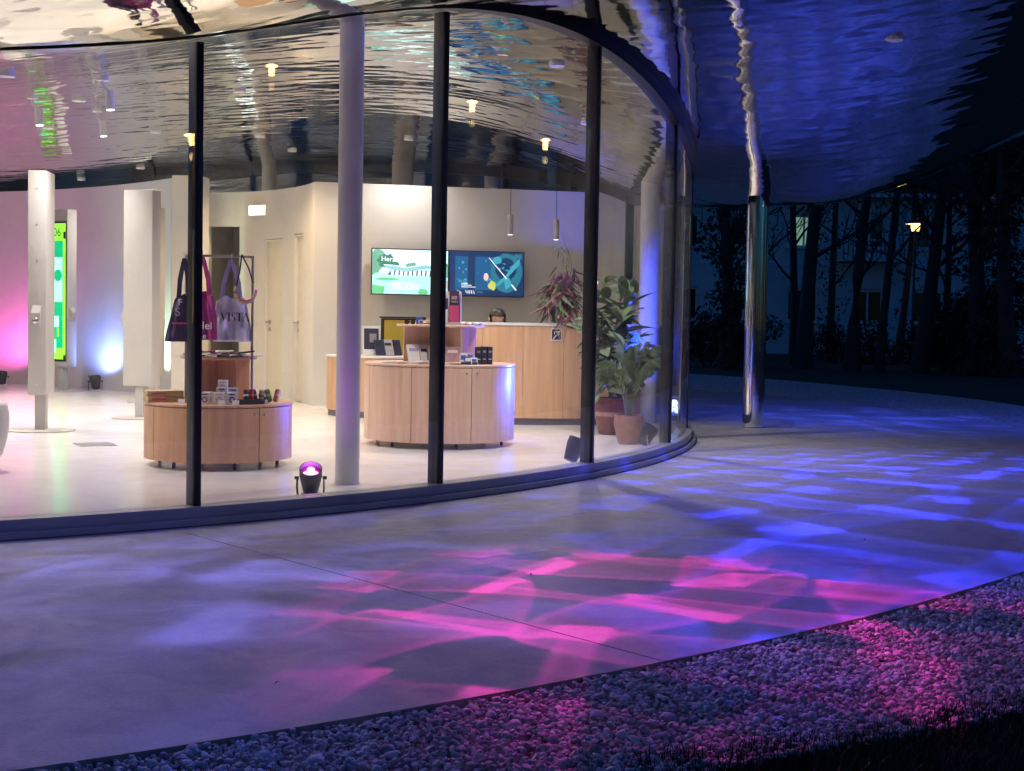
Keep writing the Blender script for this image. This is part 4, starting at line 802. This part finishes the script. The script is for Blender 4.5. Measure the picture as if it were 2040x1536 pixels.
t = thing('palm_plant', 'feathery green palm in a rough terracotta pot by the curved glass', 'potted plant', (1.10, 13.36, 0)); pot(t, .142, .27, 'clay'); rr = random.Random(3)
for k in range(13):
    yaw = k * 2.4 + rr.uniform(-.4, .4); arch = rr.uniform(.25, 1.0); ln = rr.uniform(.55, 1.0); q = MB(); pts = []
    for i in range(11):
        u = i / 10; hr_ = ln * arch * (.15 * u + .38 * u ** 2.2); pts.append(Vector(((.03 + hr_) * math.cos(yaw), (.03 + hr_) * math.sin(yaw), .23 + ln * (1.1 * u - (.12 + .38 * arch) * u ** 3))))
    q.tube(pts, [.005 * (1 - .8 * i / 10) for i in range(11)], 5, False); sd_ = Vector((-math.sin(yaw), math.cos(yaw), 0))
    for i in range(9):
        u = .38 + .61 * i / 8; f = u * 10; a = pts[int(f)].lerp(pts[int(f) + 1], f - int(f)); d = (pts[int(f) + 1] - pts[int(f)]).normalized()
        for s_ in (-1, 1):
            L_ = (.24 * math.sin(math.pi * (.3 + .55 * i / 8)) + .03) * rr.uniform(.75, 1.15); dr = (d * rr.uniform(.6, 1) + sd_ * s_ * rr.uniform(.35, .7)).normalized(); mdp = a + dr * L_ * .5 + Vector((0, 0, .01)); e = a + dr * L_ + Vector((0, 0, -.55 * L_ * rr.uniform(.5, 1.3))); pw_ = d.cross(dr).cross(dr).normalized() * .0052
            q.add([a, mdp + pw_, e, mdp - pw_], [(0, 1, 2), (0, 2, 3)])
    q.build('frond', 'leaf_palm', t)
t = thing('broadleaf_plant', 'tall glossy broad leaved plant in a two toned glazed pot behind the palm', 'potted plant', (1.0, 14.45, 0)); pot(t, .17, .37, 'clay_dark', 'clay'); rr = random.Random(5)
LM = [leafmesh('leaf', .24, .05, .06, 'leaf'), leafmesh('leaf', .20, .045, .1, 'leaf'), leafmesh('leaf', .28, .055, .09, 'leaf')]
for k in range(21):
    yaw = rr.uniform(0, 6.28); h_ = rr.uniform(.6, 1.34); ou = rr.uniform(.05, .36); pts = [(ou * u ** 1.5 * math.cos(yaw), ou * u ** 1.5 * math.sin(yaw), .3 + (h_ - .05) * u) for u in np.linspace(0, 1, 6)]
    MB().tube(pts, [.011, .01, .009, .008, .007, .005], 6).build('stem', 'leaf', t, 60)
    for i in range(15):
        u = .28 + .72 * i / 14; p_ = Vector(pts[int(min(4, u * 5))]).lerp(Vector(pts[min(5, int(u * 5) + 1)]), u * 5 - int(min(4, u * 5)) if u < 1 else 1)
        put('leaf', rr.choice(LM), t, p_, i * 2.4 + yaw + rr.uniform(-.4, .4), rr.uniform(-.35, .85) if i < 12 else rr.uniform(.6, 1.3), rr.uniform(-.5, .5), rr.uniform(.9, 1.3))
# flower arrangement on the reception desk
t = thing('flower_arrangement', 'dried purple and red flower arrangement with pale plumes on the reception desk', 'flowers', (.50, 15.62, 1.109), R(0)); rr = random.Random(9)
MB().lathe([(.05, 0), (.075, .02), (.085, .09), (.06, .16), (.065, .18), (.055, .178), (.05, .15)], 24).build('vase', 'ink', t, 50)
FL = {k: leafmesh('petal', ln, wd, cu, k) for k, ln, wd, cu in (('petal_purple', .075, .02, .3), ('petal_red', .07, .02, .3), ('petal_pink', .06, .018, .3), ('straw', .17, .010, .2), ('leaf', .11, .022, .3))}
for k in range(230):
    a = rr.uniform(0, 6.28); z = rr.triangular(.06, .66, .3); r_ = (.17 if z < .36 else .13) * math.sqrt(rr.random()); x, y = r_ * math.cos(a) + (.05 if z > .42 else 0), r_ * math.sin(a) * .7
    c_ = rr.choice(('leaf', 'petal_purple', 'petal_red', 'leaf', 'petal_pink')) if z < .42 else rr.choice(('petal_purple', 'petal_purple', 'petal_pink'))
    put('petal' if c_ != 'leaf' else 'leaf', FL[c_], t, (x, y, z), a + R(-90) + rr.uniform(-.8, .8), rr.uniform(-.7, 1.1), rr.uniform(-1, 1), rr.uniform(.5, .95))
for k in range(12): put('plume', FL['straw'], t, (-.05, -.03, .32), R(70) + rr.uniform(-.5, .5), rr.uniform(.15, .75), 0, rr.uniform(.7, 1.05))
for k in range(9): put('plume', FL['petal_red'], t, (.07, -.03, .30 + .01 * k), R(-80) + rr.uniform(-.5, .5), rr.uniform(.2, .9), 0, rr.uniform(.8, 1.2))
for k in range(9): put('plume', FL['petal_red'], t, (-.07, -.03, .28 + .012 * k), R(85) + rr.uniform(-.5, .5), rr.uniform(.0, .7), 0, rr.uniform(.7, 1.1))
for k, (x, z, r_) in enumerate(((.05, .50, .052), (.10, .45, .04), (-.03, .33, .038), (.03, .28, .04), (-.06, .24, .035), (.10, .26, .034))): MB().ico((x, -.06, z), (r_, r_, r_), 2, .18, k).build('blossom', ['petal_purple', 'petal_purple', 'petal_red', 'petal_red', 'petal_pink', 'petal_pink'][k], t, 60)
for k, (x, z, rx) in enumerate(((.0, .09, 15), (.075, .045, 80), (.035, .03, 60))): q = MB().at((x, -.10, z), ry=R(rx)); q.ico((0, 0, 0), (.020, .018, .048), 2); q.build('seed_pod', 'pod', t, 180)
q = MB(); q.tube([(.08, 0, .4), (.13, -.02, .6), (.10, 0, .75), (.05, 0, .86), (.02, 0, .99)], [.004, .0035, .003, .002, .001], 5); q.tube([(.10, 0, .75), (.0, -.02, .82), (-.07, 0, .77)], .002, 5); q.tube([(.07, 0, .82), (.02, 0, .74), (0, 0, .72)], .0018, 5); q.build('bare_branch', 'twig', t)
for k in range(22): u = rr.random(); put('leaf', FL['leaf'], t, (.09 - .15 * u * rr.random(), rr.uniform(-.02, .02), .55 + .3 * u), rr.uniform(0, 6.28), rr.uniform(-.5, .8), 0, rr.uniform(.15, .35))
for k in range(5): put('trailing_leaf', FL['petal_purple'], t, (.03 + .035 * k, -.125, .0), R(180) + rr.uniform(-.3, .3), R(-80), 0, rr.uniform(.9, 1.7))

# ---------------------------------------------------------------- gravel stones, grass
bm = bmesh.new(); bmesh.ops.create_icosphere(bm, subdivisions=2, radius=1); bv = np.array([q.co[:] for q in bm.verts]); bf = np.array([[q.index for q in f.verts] for f in bm.faces]); bm.free()
def stones(name, t0, t1, dens, size, seed, label, edge=None):
    g = np.random.default_rng(seed); A_ = (t1 - t0) * 15.2 * 1.0; n_ = int(dens * A_); th = g.uniform(t0, t1, n_); ro = np.array([Rg(q) for q in th]); fr = g.uniform(0, 1, n_)
    r_ = TR + .018 + fr * (ro - TR + .05); k = len(bv)
    base = np.repeat(bv[None], 24, 0); nrm = g.normal(size=(24, 6, 3)); nrm /= np.linalg.norm(nrm, axis=2, keepdims=True)
    for q in range(24):     # chop facets into each pebble
        for c in range(6):
            d = base[q] @ nrm[q, c]; lim = g.uniform(.55, .85); base[q] -= np.outer(np.maximum(d - lim, 0), nrm[q, c])
    idx = g.integers(0, 24, n_); s = size * g.lognormal(0, .36, n_); sc3 = s[:, None] * g.uniform((.8, .7, .55), (1.25, 1.1, .9), (n_, 3))
    a, b_ = g.uniform(0, 6.28, n_), g.uniform(-.5, .5, n_); ca, sa, cb, sb = np.cos(a), np.sin(a), np.cos(b_), np.sin(b_)
    P_ = base[idx] * sc3[:, None, :]; x = P_[..., 0] * cb[:, None] - P_[..., 2] * sb[:, None]; z = P_[..., 0] * sb[:, None] + P_[..., 2] * cb[:, None]; y = P_[..., 1]
    V = np.stack([x * ca[:, None] - y * sa[:, None] + (TC[0] + r_ * np.cos(th))[:, None], x * sa[:, None] + y * ca[:, None] + (TC[1] + r_ * np.sin(th))[:, None], z + (-.022 + g.uniform(0, .020, n_) - .004 * np.exp(-((r_ - TR) / .05) ** 2))[:, None]], -1).reshape(-1, 3)
    F = (bf[None] + (np.arange(n_) * k)[:, None, None]).reshape(-1, 3)
    return tag(npmesh(name, V, F, 'stone', None, 35), label, 'gravel', kind='stuff')
stones('gravel', R(-61), R(-39), 4600, .0085, 3, 'pale crushed stone gravel along the terrace edge in the foreground')
stones('gravel', R(-39), R(-15), 520, .020, 4, 'pale gravel continuing round the terrace to the right')
def blades(name, n_, hmin, hmax, seed, t0, t1, depth, label):
    g = np.random.default_rng(seed); th = g.uniform(t0, t1, n_); e = g.exponential(depth, n_); r_ = np.array([Rg(q) for q in th]) + .02 * np.sin(th * 260) + .03 * np.sin(th * 91) + e - .03
    x = TC[0] + r_ * np.cos(th); y = TC[1] + r_ * np.sin(th); h_ = g.uniform(hmin, hmax, n_); a = g.uniform(0, 6.28, n_); ln = g.uniform(.0, .6, n_) * h_; w_ = g.uniform(.0012, .0024, n_); az = g.uniform(0, 6.28, n_)
    B = np.stack([x, y, np.full(n_, -.05)], -1); D = np.stack([np.cos(a), np.sin(a), 0 * a], -1); S = np.stack([-np.sin(az), np.cos(az), 0 * a], -1) * w_[:, None]; U = np.array([0, 0, 1.])
    p0, p1 = B - S, B + S; m0 = B + D * (ln * .3)[:, None] + U * (h_ * .6)[:, None]; q0, q1 = m0 - S * .8, m0 + S * .8; tp = B + D * ln[:, None] + U * h_[:, None]
    V = np.stack([p0, p1, q1, q0, tp], 1).reshape(-1, 3); i = np.arange(n_)[:, None] * 5
    F = np.concatenate([i + np.array([0, 1, 2]), i + np.array([0, 2, 3]), i + np.array([3, 2, 4])]); return tag(npmesh(name, V, F, 'grass_blade'), label, 'grass', kind='stuff')
blades('grass', 42000, .03, .095, 5, R(-62), R(-40), .55, 'dark unlit grass at the near edge of the gravel bed')

LFM = leafmesh('blade', .03, .010, .3, 'twig', 4)
for x, y, rz, wh in ((-.72, 4.42, 1.0, 'near the lower left of the terrace'), (1.9, 7.6, 2.2, 'in the blue light on the right'), (.1, 6.4, .4, 'by the long slab joint')):
    t = thing('fallen_leaf', 'tiny dark fallen leaf on the paving ' + wh, 'leaf', (x, y, .004), rz); put('blade', LFM, t, (0, 0, .002), 0, .15); MB().tube([(0, 0, .002), (0, -.012, .004)], .0008, 4).build('stalk', 'twig', t)

# ---------------------------------------------------------------- trees, shrubs and a house beyond the lawn
def leafcloud(n_, clumps, size, seed):
    g = np.random.default_rng(seed); k = g.integers(0, len(clumps), n_); C_ = np.array(clumps)[k]; d = g.normal(size=(n_, 3)); d /= np.linalg.norm(d, axis=1, keepdims=True)
    P_ = C_[:, :3] + d * (g.uniform(.3, 1, n_) ** .5)[:, None] * C_[:, 3:]; u = g.normal(size=(n_, 3)); u /= np.linalg.norm(u, axis=1, keepdims=True); v = np.cross(u, g.normal(size=(n_, 3))); v /= np.linalg.norm(v, axis=1, keepdims=True); s = size * g.uniform(.6, 1.4, n_)[:, None]
    V = np.stack([P_ - u * s, P_ + v * s * .5, P_ + u * s, P_ - v * s * .5], 1).reshape(-1, 3); return V, np.arange(n_ * 4).reshape(-1, 4)
def tree(label, x, y, h, r, lean, seed, nl=700, ivy=0):
    t = thing('tree', label, 'tree', (x, y, -.07), 0, 'trees beyond the lawn'); rr = random.Random(seed); q = MB(); tips = []
    tr_ = [(lean * u * h + .12 * math.sin(u * 4 + seed), .1 * math.sin(u * 3 + 2 * seed), h * u) for u in np.linspace(0, 1, 8)]
    MB().tube(tr_, [r * (1.35 if i == 0 else 1 - .75 * i / 7) for i in range(8)], 10).build('trunk', 'bark', t, 60)
    def grow(p, d, ln, rad, lv):
        pts = [Vector(p)]; d = Vector(d)
        for i in range(4): d = (d + Vector((rr.uniform(-.25, .25), rr.uniform(-.25, .25), rr.uniform(-.05, .22)))).normalized(); pts.append(pts[-1] + d * ln / 4)
        q.tube(pts, [rad * (1 - .7 * i / 4) for i in range(5)], 5 if lv < 2 else 3, False)
        if lv < 3:
            for i in range(4 if lv < 2 else 3):
                e = pts[rr.randint(1, 4)]; a = rr.uniform(0, 6.28); nd = (d + Vector((math.cos(a), math.sin(a), rr.uniform(-.3, .5))) * .9).normalized(); grow(e, nd, ln * rr.uniform(.45, .7), rad * .45, lv + 1)
        else: tips.append(tuple(pts[-1]))
    for i in range(11):
        u = rr.uniform(.22, 1); k = int(min(6, u * 7)); p_ = Vector(tr_[k]).lerp(Vector(tr_[k + 1]), u * 7 - k); a = rr.uniform(0, 6.28); grow(p_, (math.cos(a), math.sin(a) * .6, rr.uniform(.1, .9)), h * rr.uniform(.14, .3), r * .34 * (1.1 - u * .6), 1)
    cr = q.build('crown', 'bark', t)
    V, F = leafcloud(nl, [(*p_, .5, .5, .4) for p_ in tips], .06, seed); npmesh('foliage', V, F, 'leaf_night', cr)
    if ivy:
        cl = [(tr_[0][0] + lean * z + rr.uniform(-.3, .3), rr.uniform(-.4, .4), z, .55, .5, .6) for z in np.linspace(.3, h * .6, 9)]; V, F = leafcloud(ivy, cl, .07, seed + 50); npmesh('ivy', V, F, 'leaf_night', t)
    return t
TREES = [(5.31, 36, .19, -.02, 'bare tree closest to the curved glass beyond the chrome column', 2600), (7.75, 40, .13, .01, 'slender straight bare tree just right of the chrome column', 0), (7.59, 37.5, .22, .09, 'thick bare tree leaning right beside the slender one', 0), (8.91, 37, .18, .035, 'bare tree before the house window with the white frame', 0),
         (9.45, 36.5, .12, .03, 'thin dark bare tree right of the house window', 0), (10.26, 36, .20, .07, 'bare tree leaning right below the street lantern', 0), (11.36, 38, .11, .02, 'thin bare tree close behind the leaning one', 0), (11.24, 35, .24, -.01, 'thick ivy covered tree near the right edge', 2600), (11.73, 34, .21, -.02, 'dark leafy tree at the far right edge', 3600), (7.39, 43, .15, .0, 'bare tree hidden partly by the chrome column', 0), (10.33, 46, .14, -.03, 'distant thin tree before the house wall', 500), (12.70, 47, .13, .05, 'distant bare tree below the lantern', 300)]
for i, (X_, Y_, r_, ln, lb, iv) in enumerate(TREES): tree(lb, X_, Y_, 8.5 + (i % 3), r_, ln, i + 1, 420, iv)
for i, (x, y, n_, sz, lb) in enumerate(((5.3, 38.5, 3000, 1.1, 'dark rounded shrub at the foot of the tree closest to the glass'), (10.6, 44, 2600, 1.0, 'low dark shrub between the middle trees'), (12.6, 42, 1800, .8, 'small dark shrub below the street lantern'), (12.2, 36.5, 4200, 1.5, 'big dark shrub near the right edge'), (13.6, 39, 5200, 2.1, 'tall dark evergreen shrub at the far right edge'), (7.4, 46, 2200, 1.0, 'distant shrub beside the chrome column'))):
    t = thing('shrub', lb, 'shrub', (x, y, -.07), 0, 'shrubs beyond the lawn'); rr = random.Random(i); cl = [(rr.uniform(-1, 1) * sz, rr.uniform(-.5, .5) * sz, sz * rr.uniform(.2, 1.1), .5 * sz, .45 * sz, .45 * sz) for _ in range(9)]; V, F = leafcloud(n_, cl, .065, i); npmesh('foliage', V, F, 'leaf_night', t)
    q = MB()
    for k in range(7): c = cl[k]; q.tube([(c[0] * .2, c[1] * .2, 0), (c[0] * .7, c[1] * .7, c[2] * .6), (c[0], c[1], c[2])], [.03, .02, .008], 5)
    q.build('stem', 'bark', t)
# house
HX, HY, HW = 5.0, 56.0, 26.0; ZE = 6.3
t = thing('house', 'pale two storey house behind the trees with white framed windows', 'house', (HX, HY, -.07))
cols = [1.6, 4.0, 6.3, 8.85, 11.2, 13.8, 16.5, 19.2, 22]; ww = .62; rows = ((1.3, 2.6), (4.2, 5.45)); xs = [0]
for c in cols: xs += [c - ww, c + ww]
xs.append(HW); q = MB()
for k in range(0, len(xs), 2): q.box(((xs[k] + xs[k + 1]) / 2, .15, ZE / 2), (xs[k + 1] - xs[k], .3, ZE))
for c in cols:
    for z0, z1 in ((0, rows[0][0]), (rows[0][1], rows[1][0]), (rows[1][1], ZE)): q.box((c, .15, (z0 + z1) / 2), (2 * ww, .3, z1 - z0))
q.build('wall', 'house_wall', t)
for i, c in enumerate(cols):
    for j, (z0, z1) in enumerate(rows):
        f = MB(); zc_ = (z0 + z1) / 2; hh = z1 - z0
        for s in (-1, 1): f.box((c + s * (ww - .04), .13, zc_), (.08, .08, hh)); f.box((c, .13, zc_ + s * (hh / 2 - .04)), (2 * ww - .162, .08, .08))
        f.box((c, .13, zc_), (.07, .078, hh - .164)); f.box((c, -.04, z0 - .04), (2 * ww + .2, .16, .06))
        wn = f.build('window', 'frame_white', t); MB().box((c, .17, zc_), (2 * ww - .17, .012, hh - .17)).build('pane', 'window_lit' if (i, j) == (2, 1) else 'window_dark', wn)
MB().box((HW / 2, .02, 3.55), (HW, .10, .16)).build('storey_band', 'frame_white', t); MB().prism([(0, 0), (0, 0)][:0] + [(-.6, ZE), (HW + .6, ZE), (HW - 2, ZE + 4.5), (2, ZE + 4.5)], -.7, 9).build('roof', 'house_roof', t); MB().box((HW / 2, -.45, ZE - .08), (HW + 1, .5, .16)).build('eaves', 'frame_white', t)
bl = MB().box((8.85, -.55, 3.72), (2.6, 1.1, .14)).build('balcony', 'house_wall', t)
for k in range(15): MB().box((7.6 + .18 * k, -1.05, 4.12), (.03, .03, .66)).build('baluster', 'dark_plastic', bl)
MB().box((8.85, -1.05, 4.47), (2.62, .06, .05)).build('handrail', 'frame_white', bl)
# added unseen leaf belt right and behind, darkens the horizon in reflections
g = random.Random(4); cl = []
for k in range(150):
    a = R(g.uniform(-150, 52)); r_ = g.uniform(42, 52); cl.append((r_ * math.cos(a), 12 + r_ * math.sin(a), g.uniform(.5, 9), 2.6, 2.6, 2.2))
V, F = leafcloud(26000, cl, .42, 77); tag(npmesh('horizon_screen_wood', V, F, 'leaf_night'), 'added dark wood out of view, darkening the horizon mirrored in glass and chrome', 'wood', kind='stuff')
# street lanterns
def lantern(x, y, h, label, energy=60, lm='lamp_warm'):
    t = thing('street_lantern', label, 'street lamp', (x, y, -.07)); MB().lathe([(.09, 0), (.09, .5), (.05, .55), (.04, h - .35)], 14).build('post', 'dark_plastic', t, 40)
    MB().lathe([(.04, h - .36), (.10, h - .33), (.13, h - .05)], 18).build('cage', 'dark_plastic', t, 40); MB().lathe([(.10, h - .30), (.14, h - .16), (.14, h - .06)], 16).build('glass_bowl', lm, t, 60); MB().lathe([(.32, h - .05), (.30, h), (.05, h + .10), (.001, h + .14)], 24).build('cap', 'dark_plastic', t, 40); MB().lathe([(.001, h - .056), (.30, h - .054)], 24).build('reflector', lm, t)
    L_ = bpy.data.lights.new('light', 'POINT'); L_.energy = energy; L_.color = (1, .62, .25); L_.shadow_soft_size = .1; o = bpy.data.objects.new('light', L_); COL.objects.link(o); o.parent = t; o.location = (0, 0, h - .5); return t
lantern(12.55, 45, 4.45, 'lit street lantern with a flat cap glowing yellow among the trees', .4)
for x, y, h, wh in ((21, 1.8, 6.6, 'near the white column'), (19, -2.2, 5.0, 'beside the first mullion'), (21, 13.5, 5.9, 'right of the second mullion'), (20, 18.8, 5.2, 'left of the third mullion')):
    lantern(x, y, h, 'street lantern mirrored as a yellow glow in the glass ' + wh, 4, 'lamp_bright')

# ---------------------------------------------------------------- added spots standing in for coloured light thrown back by the quilted mirror soffit
def photon_map(seed, K, ax, ay, jit, ext, N=420, n=1700, blur=2):
    """trace light off a pillowed mirror sheet and count where it lands (direction space of the virtual source)"""
    g = np.random.default_rng(seed); lin = np.linspace(-1.35 * ext, 1.35 * ext, n); s, t = np.meshgrid(lin, lin)
    wv = np.c_[g.uniform(0, 6.28, 7), g.uniform(.25, .6, 7), g.uniform(.15, .45, 7), g.uniform(0, 6.28, 7)]
    H = np.cos(np.pi * s / ax + jit * np.sin(2.1 * t / ay + seed)) * np.cos(np.pi * t / ay + jit * np.sin(1.3 * s / ax + 2 * seed))
    for a, fr, am, ph in wv: H += jit * am * np.sin(2 * np.pi * fr * (math.cos(a) * s / ax + math.sin(a) * t / ay) + ph)
    gy, gx = np.gradient(H, lin[1] - lin[0]); j = (lin[1] - lin[0]) * .5
    u = s + K * ax * ax * gx + g.uniform(-j, j, s.shape); v = t + K * ay * ay * gy + g.uniform(-j, j, s.shape)
    I, _, _ = np.histogram2d(v.ravel(), u.ravel(), bins=N, range=[[-ext, ext], [-ext, ext]])
    for _ in range(blur):
        I = (np.roll(I, 1, 0) + 2 * I + np.roll(I, -1, 0)) / 4; I = (np.roll(I, 1, 1) + 2 * I + np.roll(I, -1, 1)) / 4
    return I / I.mean()
def caustic(loc, target, energy, col, size, pm, ext, lo=0., gain=1., gamma=1., rot=0., rad=.01, lamp='floor_light.003'):
    L_ = bpy.data.lights.new('soffit_bounce_standin', 'SPOT'); L_.energy = energy; L_.color = col; L_.spot_size = R(size); L_.spot_blend = 1; L_.shadow_soft_size = rad; L_.cycles.use_multiple_importance_sampling = False
    o = bpy.data.objects.new('soffit_bounce_standin', L_); COL.objects.link(o); L_.use_nodes = True; n, l = L_.node_tree.nodes, L_.node_tree.links; em = n['Emission']
    I = np.clip(pm, 0, 3.2) ** gamma * gain + lo; N = I.shape[0]; im = bpy.data.images.new('photon_map', N, N, float_buffer=True); im.colorspace_settings.name = 'Non-Color'
    px = np.ones((N, N, 4), np.float32); px[..., :3] = I[..., None]; im.pixels.foreach_set(px.ravel()); im.update(); im.pack()
    tc = n.new('ShaderNodeTexCoord'); sp = n.new('ShaderNodeSeparateXYZ'); l.new(tc.outputs['Normal'], sp.inputs[0]); cb = n.new('ShaderNodeCombineXYZ')
    for k in (0, 1):
        d = n.new('ShaderNodeMath'); d.operation = 'DIVIDE'; l.new(sp.outputs[k], d.inputs[0]); l.new(sp.outputs[2], d.inputs[1]); l.new(d.outputs[0], cb.inputs[k])
    mp = n.new('ShaderNodeMapping'); mp.inputs['Rotation'].default_value = (0, 0, rot); mp.inputs['Scale'].default_value = (.5 / ext, .5 / ext, 1); mp.inputs['Location'].default_value = (.5, .5, 0); l.new(cb.outputs[0], mp.inputs[0])
    ti = n.new('ShaderNodeTexImage'); ti.image = im; ti.extension = 'EXTEND'; l.new(mp.outputs[0], ti.inputs[0]); l.new(ti.outputs[0], em.inputs['Strength'])
    o.location = loc; o.rotation_euler = (Vector(target) - Vector(loc)).to_track_quat('-Z', 'Y').to_euler()
    P_ = bpy.data.objects[lamp]; o.parent = P_; o.matrix_parent_inverse = (Matrix.Translation(P_.location) @ P_.rotation_euler.to_matrix().to_4x4()).inverted(); return o
def below(x, y, d=.08): return (x, y, zcf(x, y) - d)
caustic(below(-.15, 7.5), (.66, 5.75, 0), 310, (1, .04, .50), 60, photon_map(3, .25, .155, .13, .68, .80, 560, 2200, 3), .80, .0, .95, 1.0, lamp='floor_light')
caustic(below(2.75, 11.9), (3.2, 10.2, 0), 560, (.03, .04, 1), 132, photon_map(2, .22, .145, .12, .7, 2.2, 900, 2400, 2), 2.2, .28, .9, 1.15)
caustic(below(4.1, 17.2, .12), (4.8, 17.8, 0), 270, (.05, .09, 1), 150, photon_map(6, .22, .25, .2, .7, 3.2, 700, 2000, 4), 3.2, .7, .4, 1.0)  # added so the far ground and the soffit mirroring it turn blue
caustic(below(-1.9, 6.4), (-1.0, 5.0, 0), 170, (.24, .22, 1), 150, photon_map(5, .24, .40, .30, 1.0, 2.6, 420, 1800, 4), 2.6, .45, .6, lamp='floor_light')
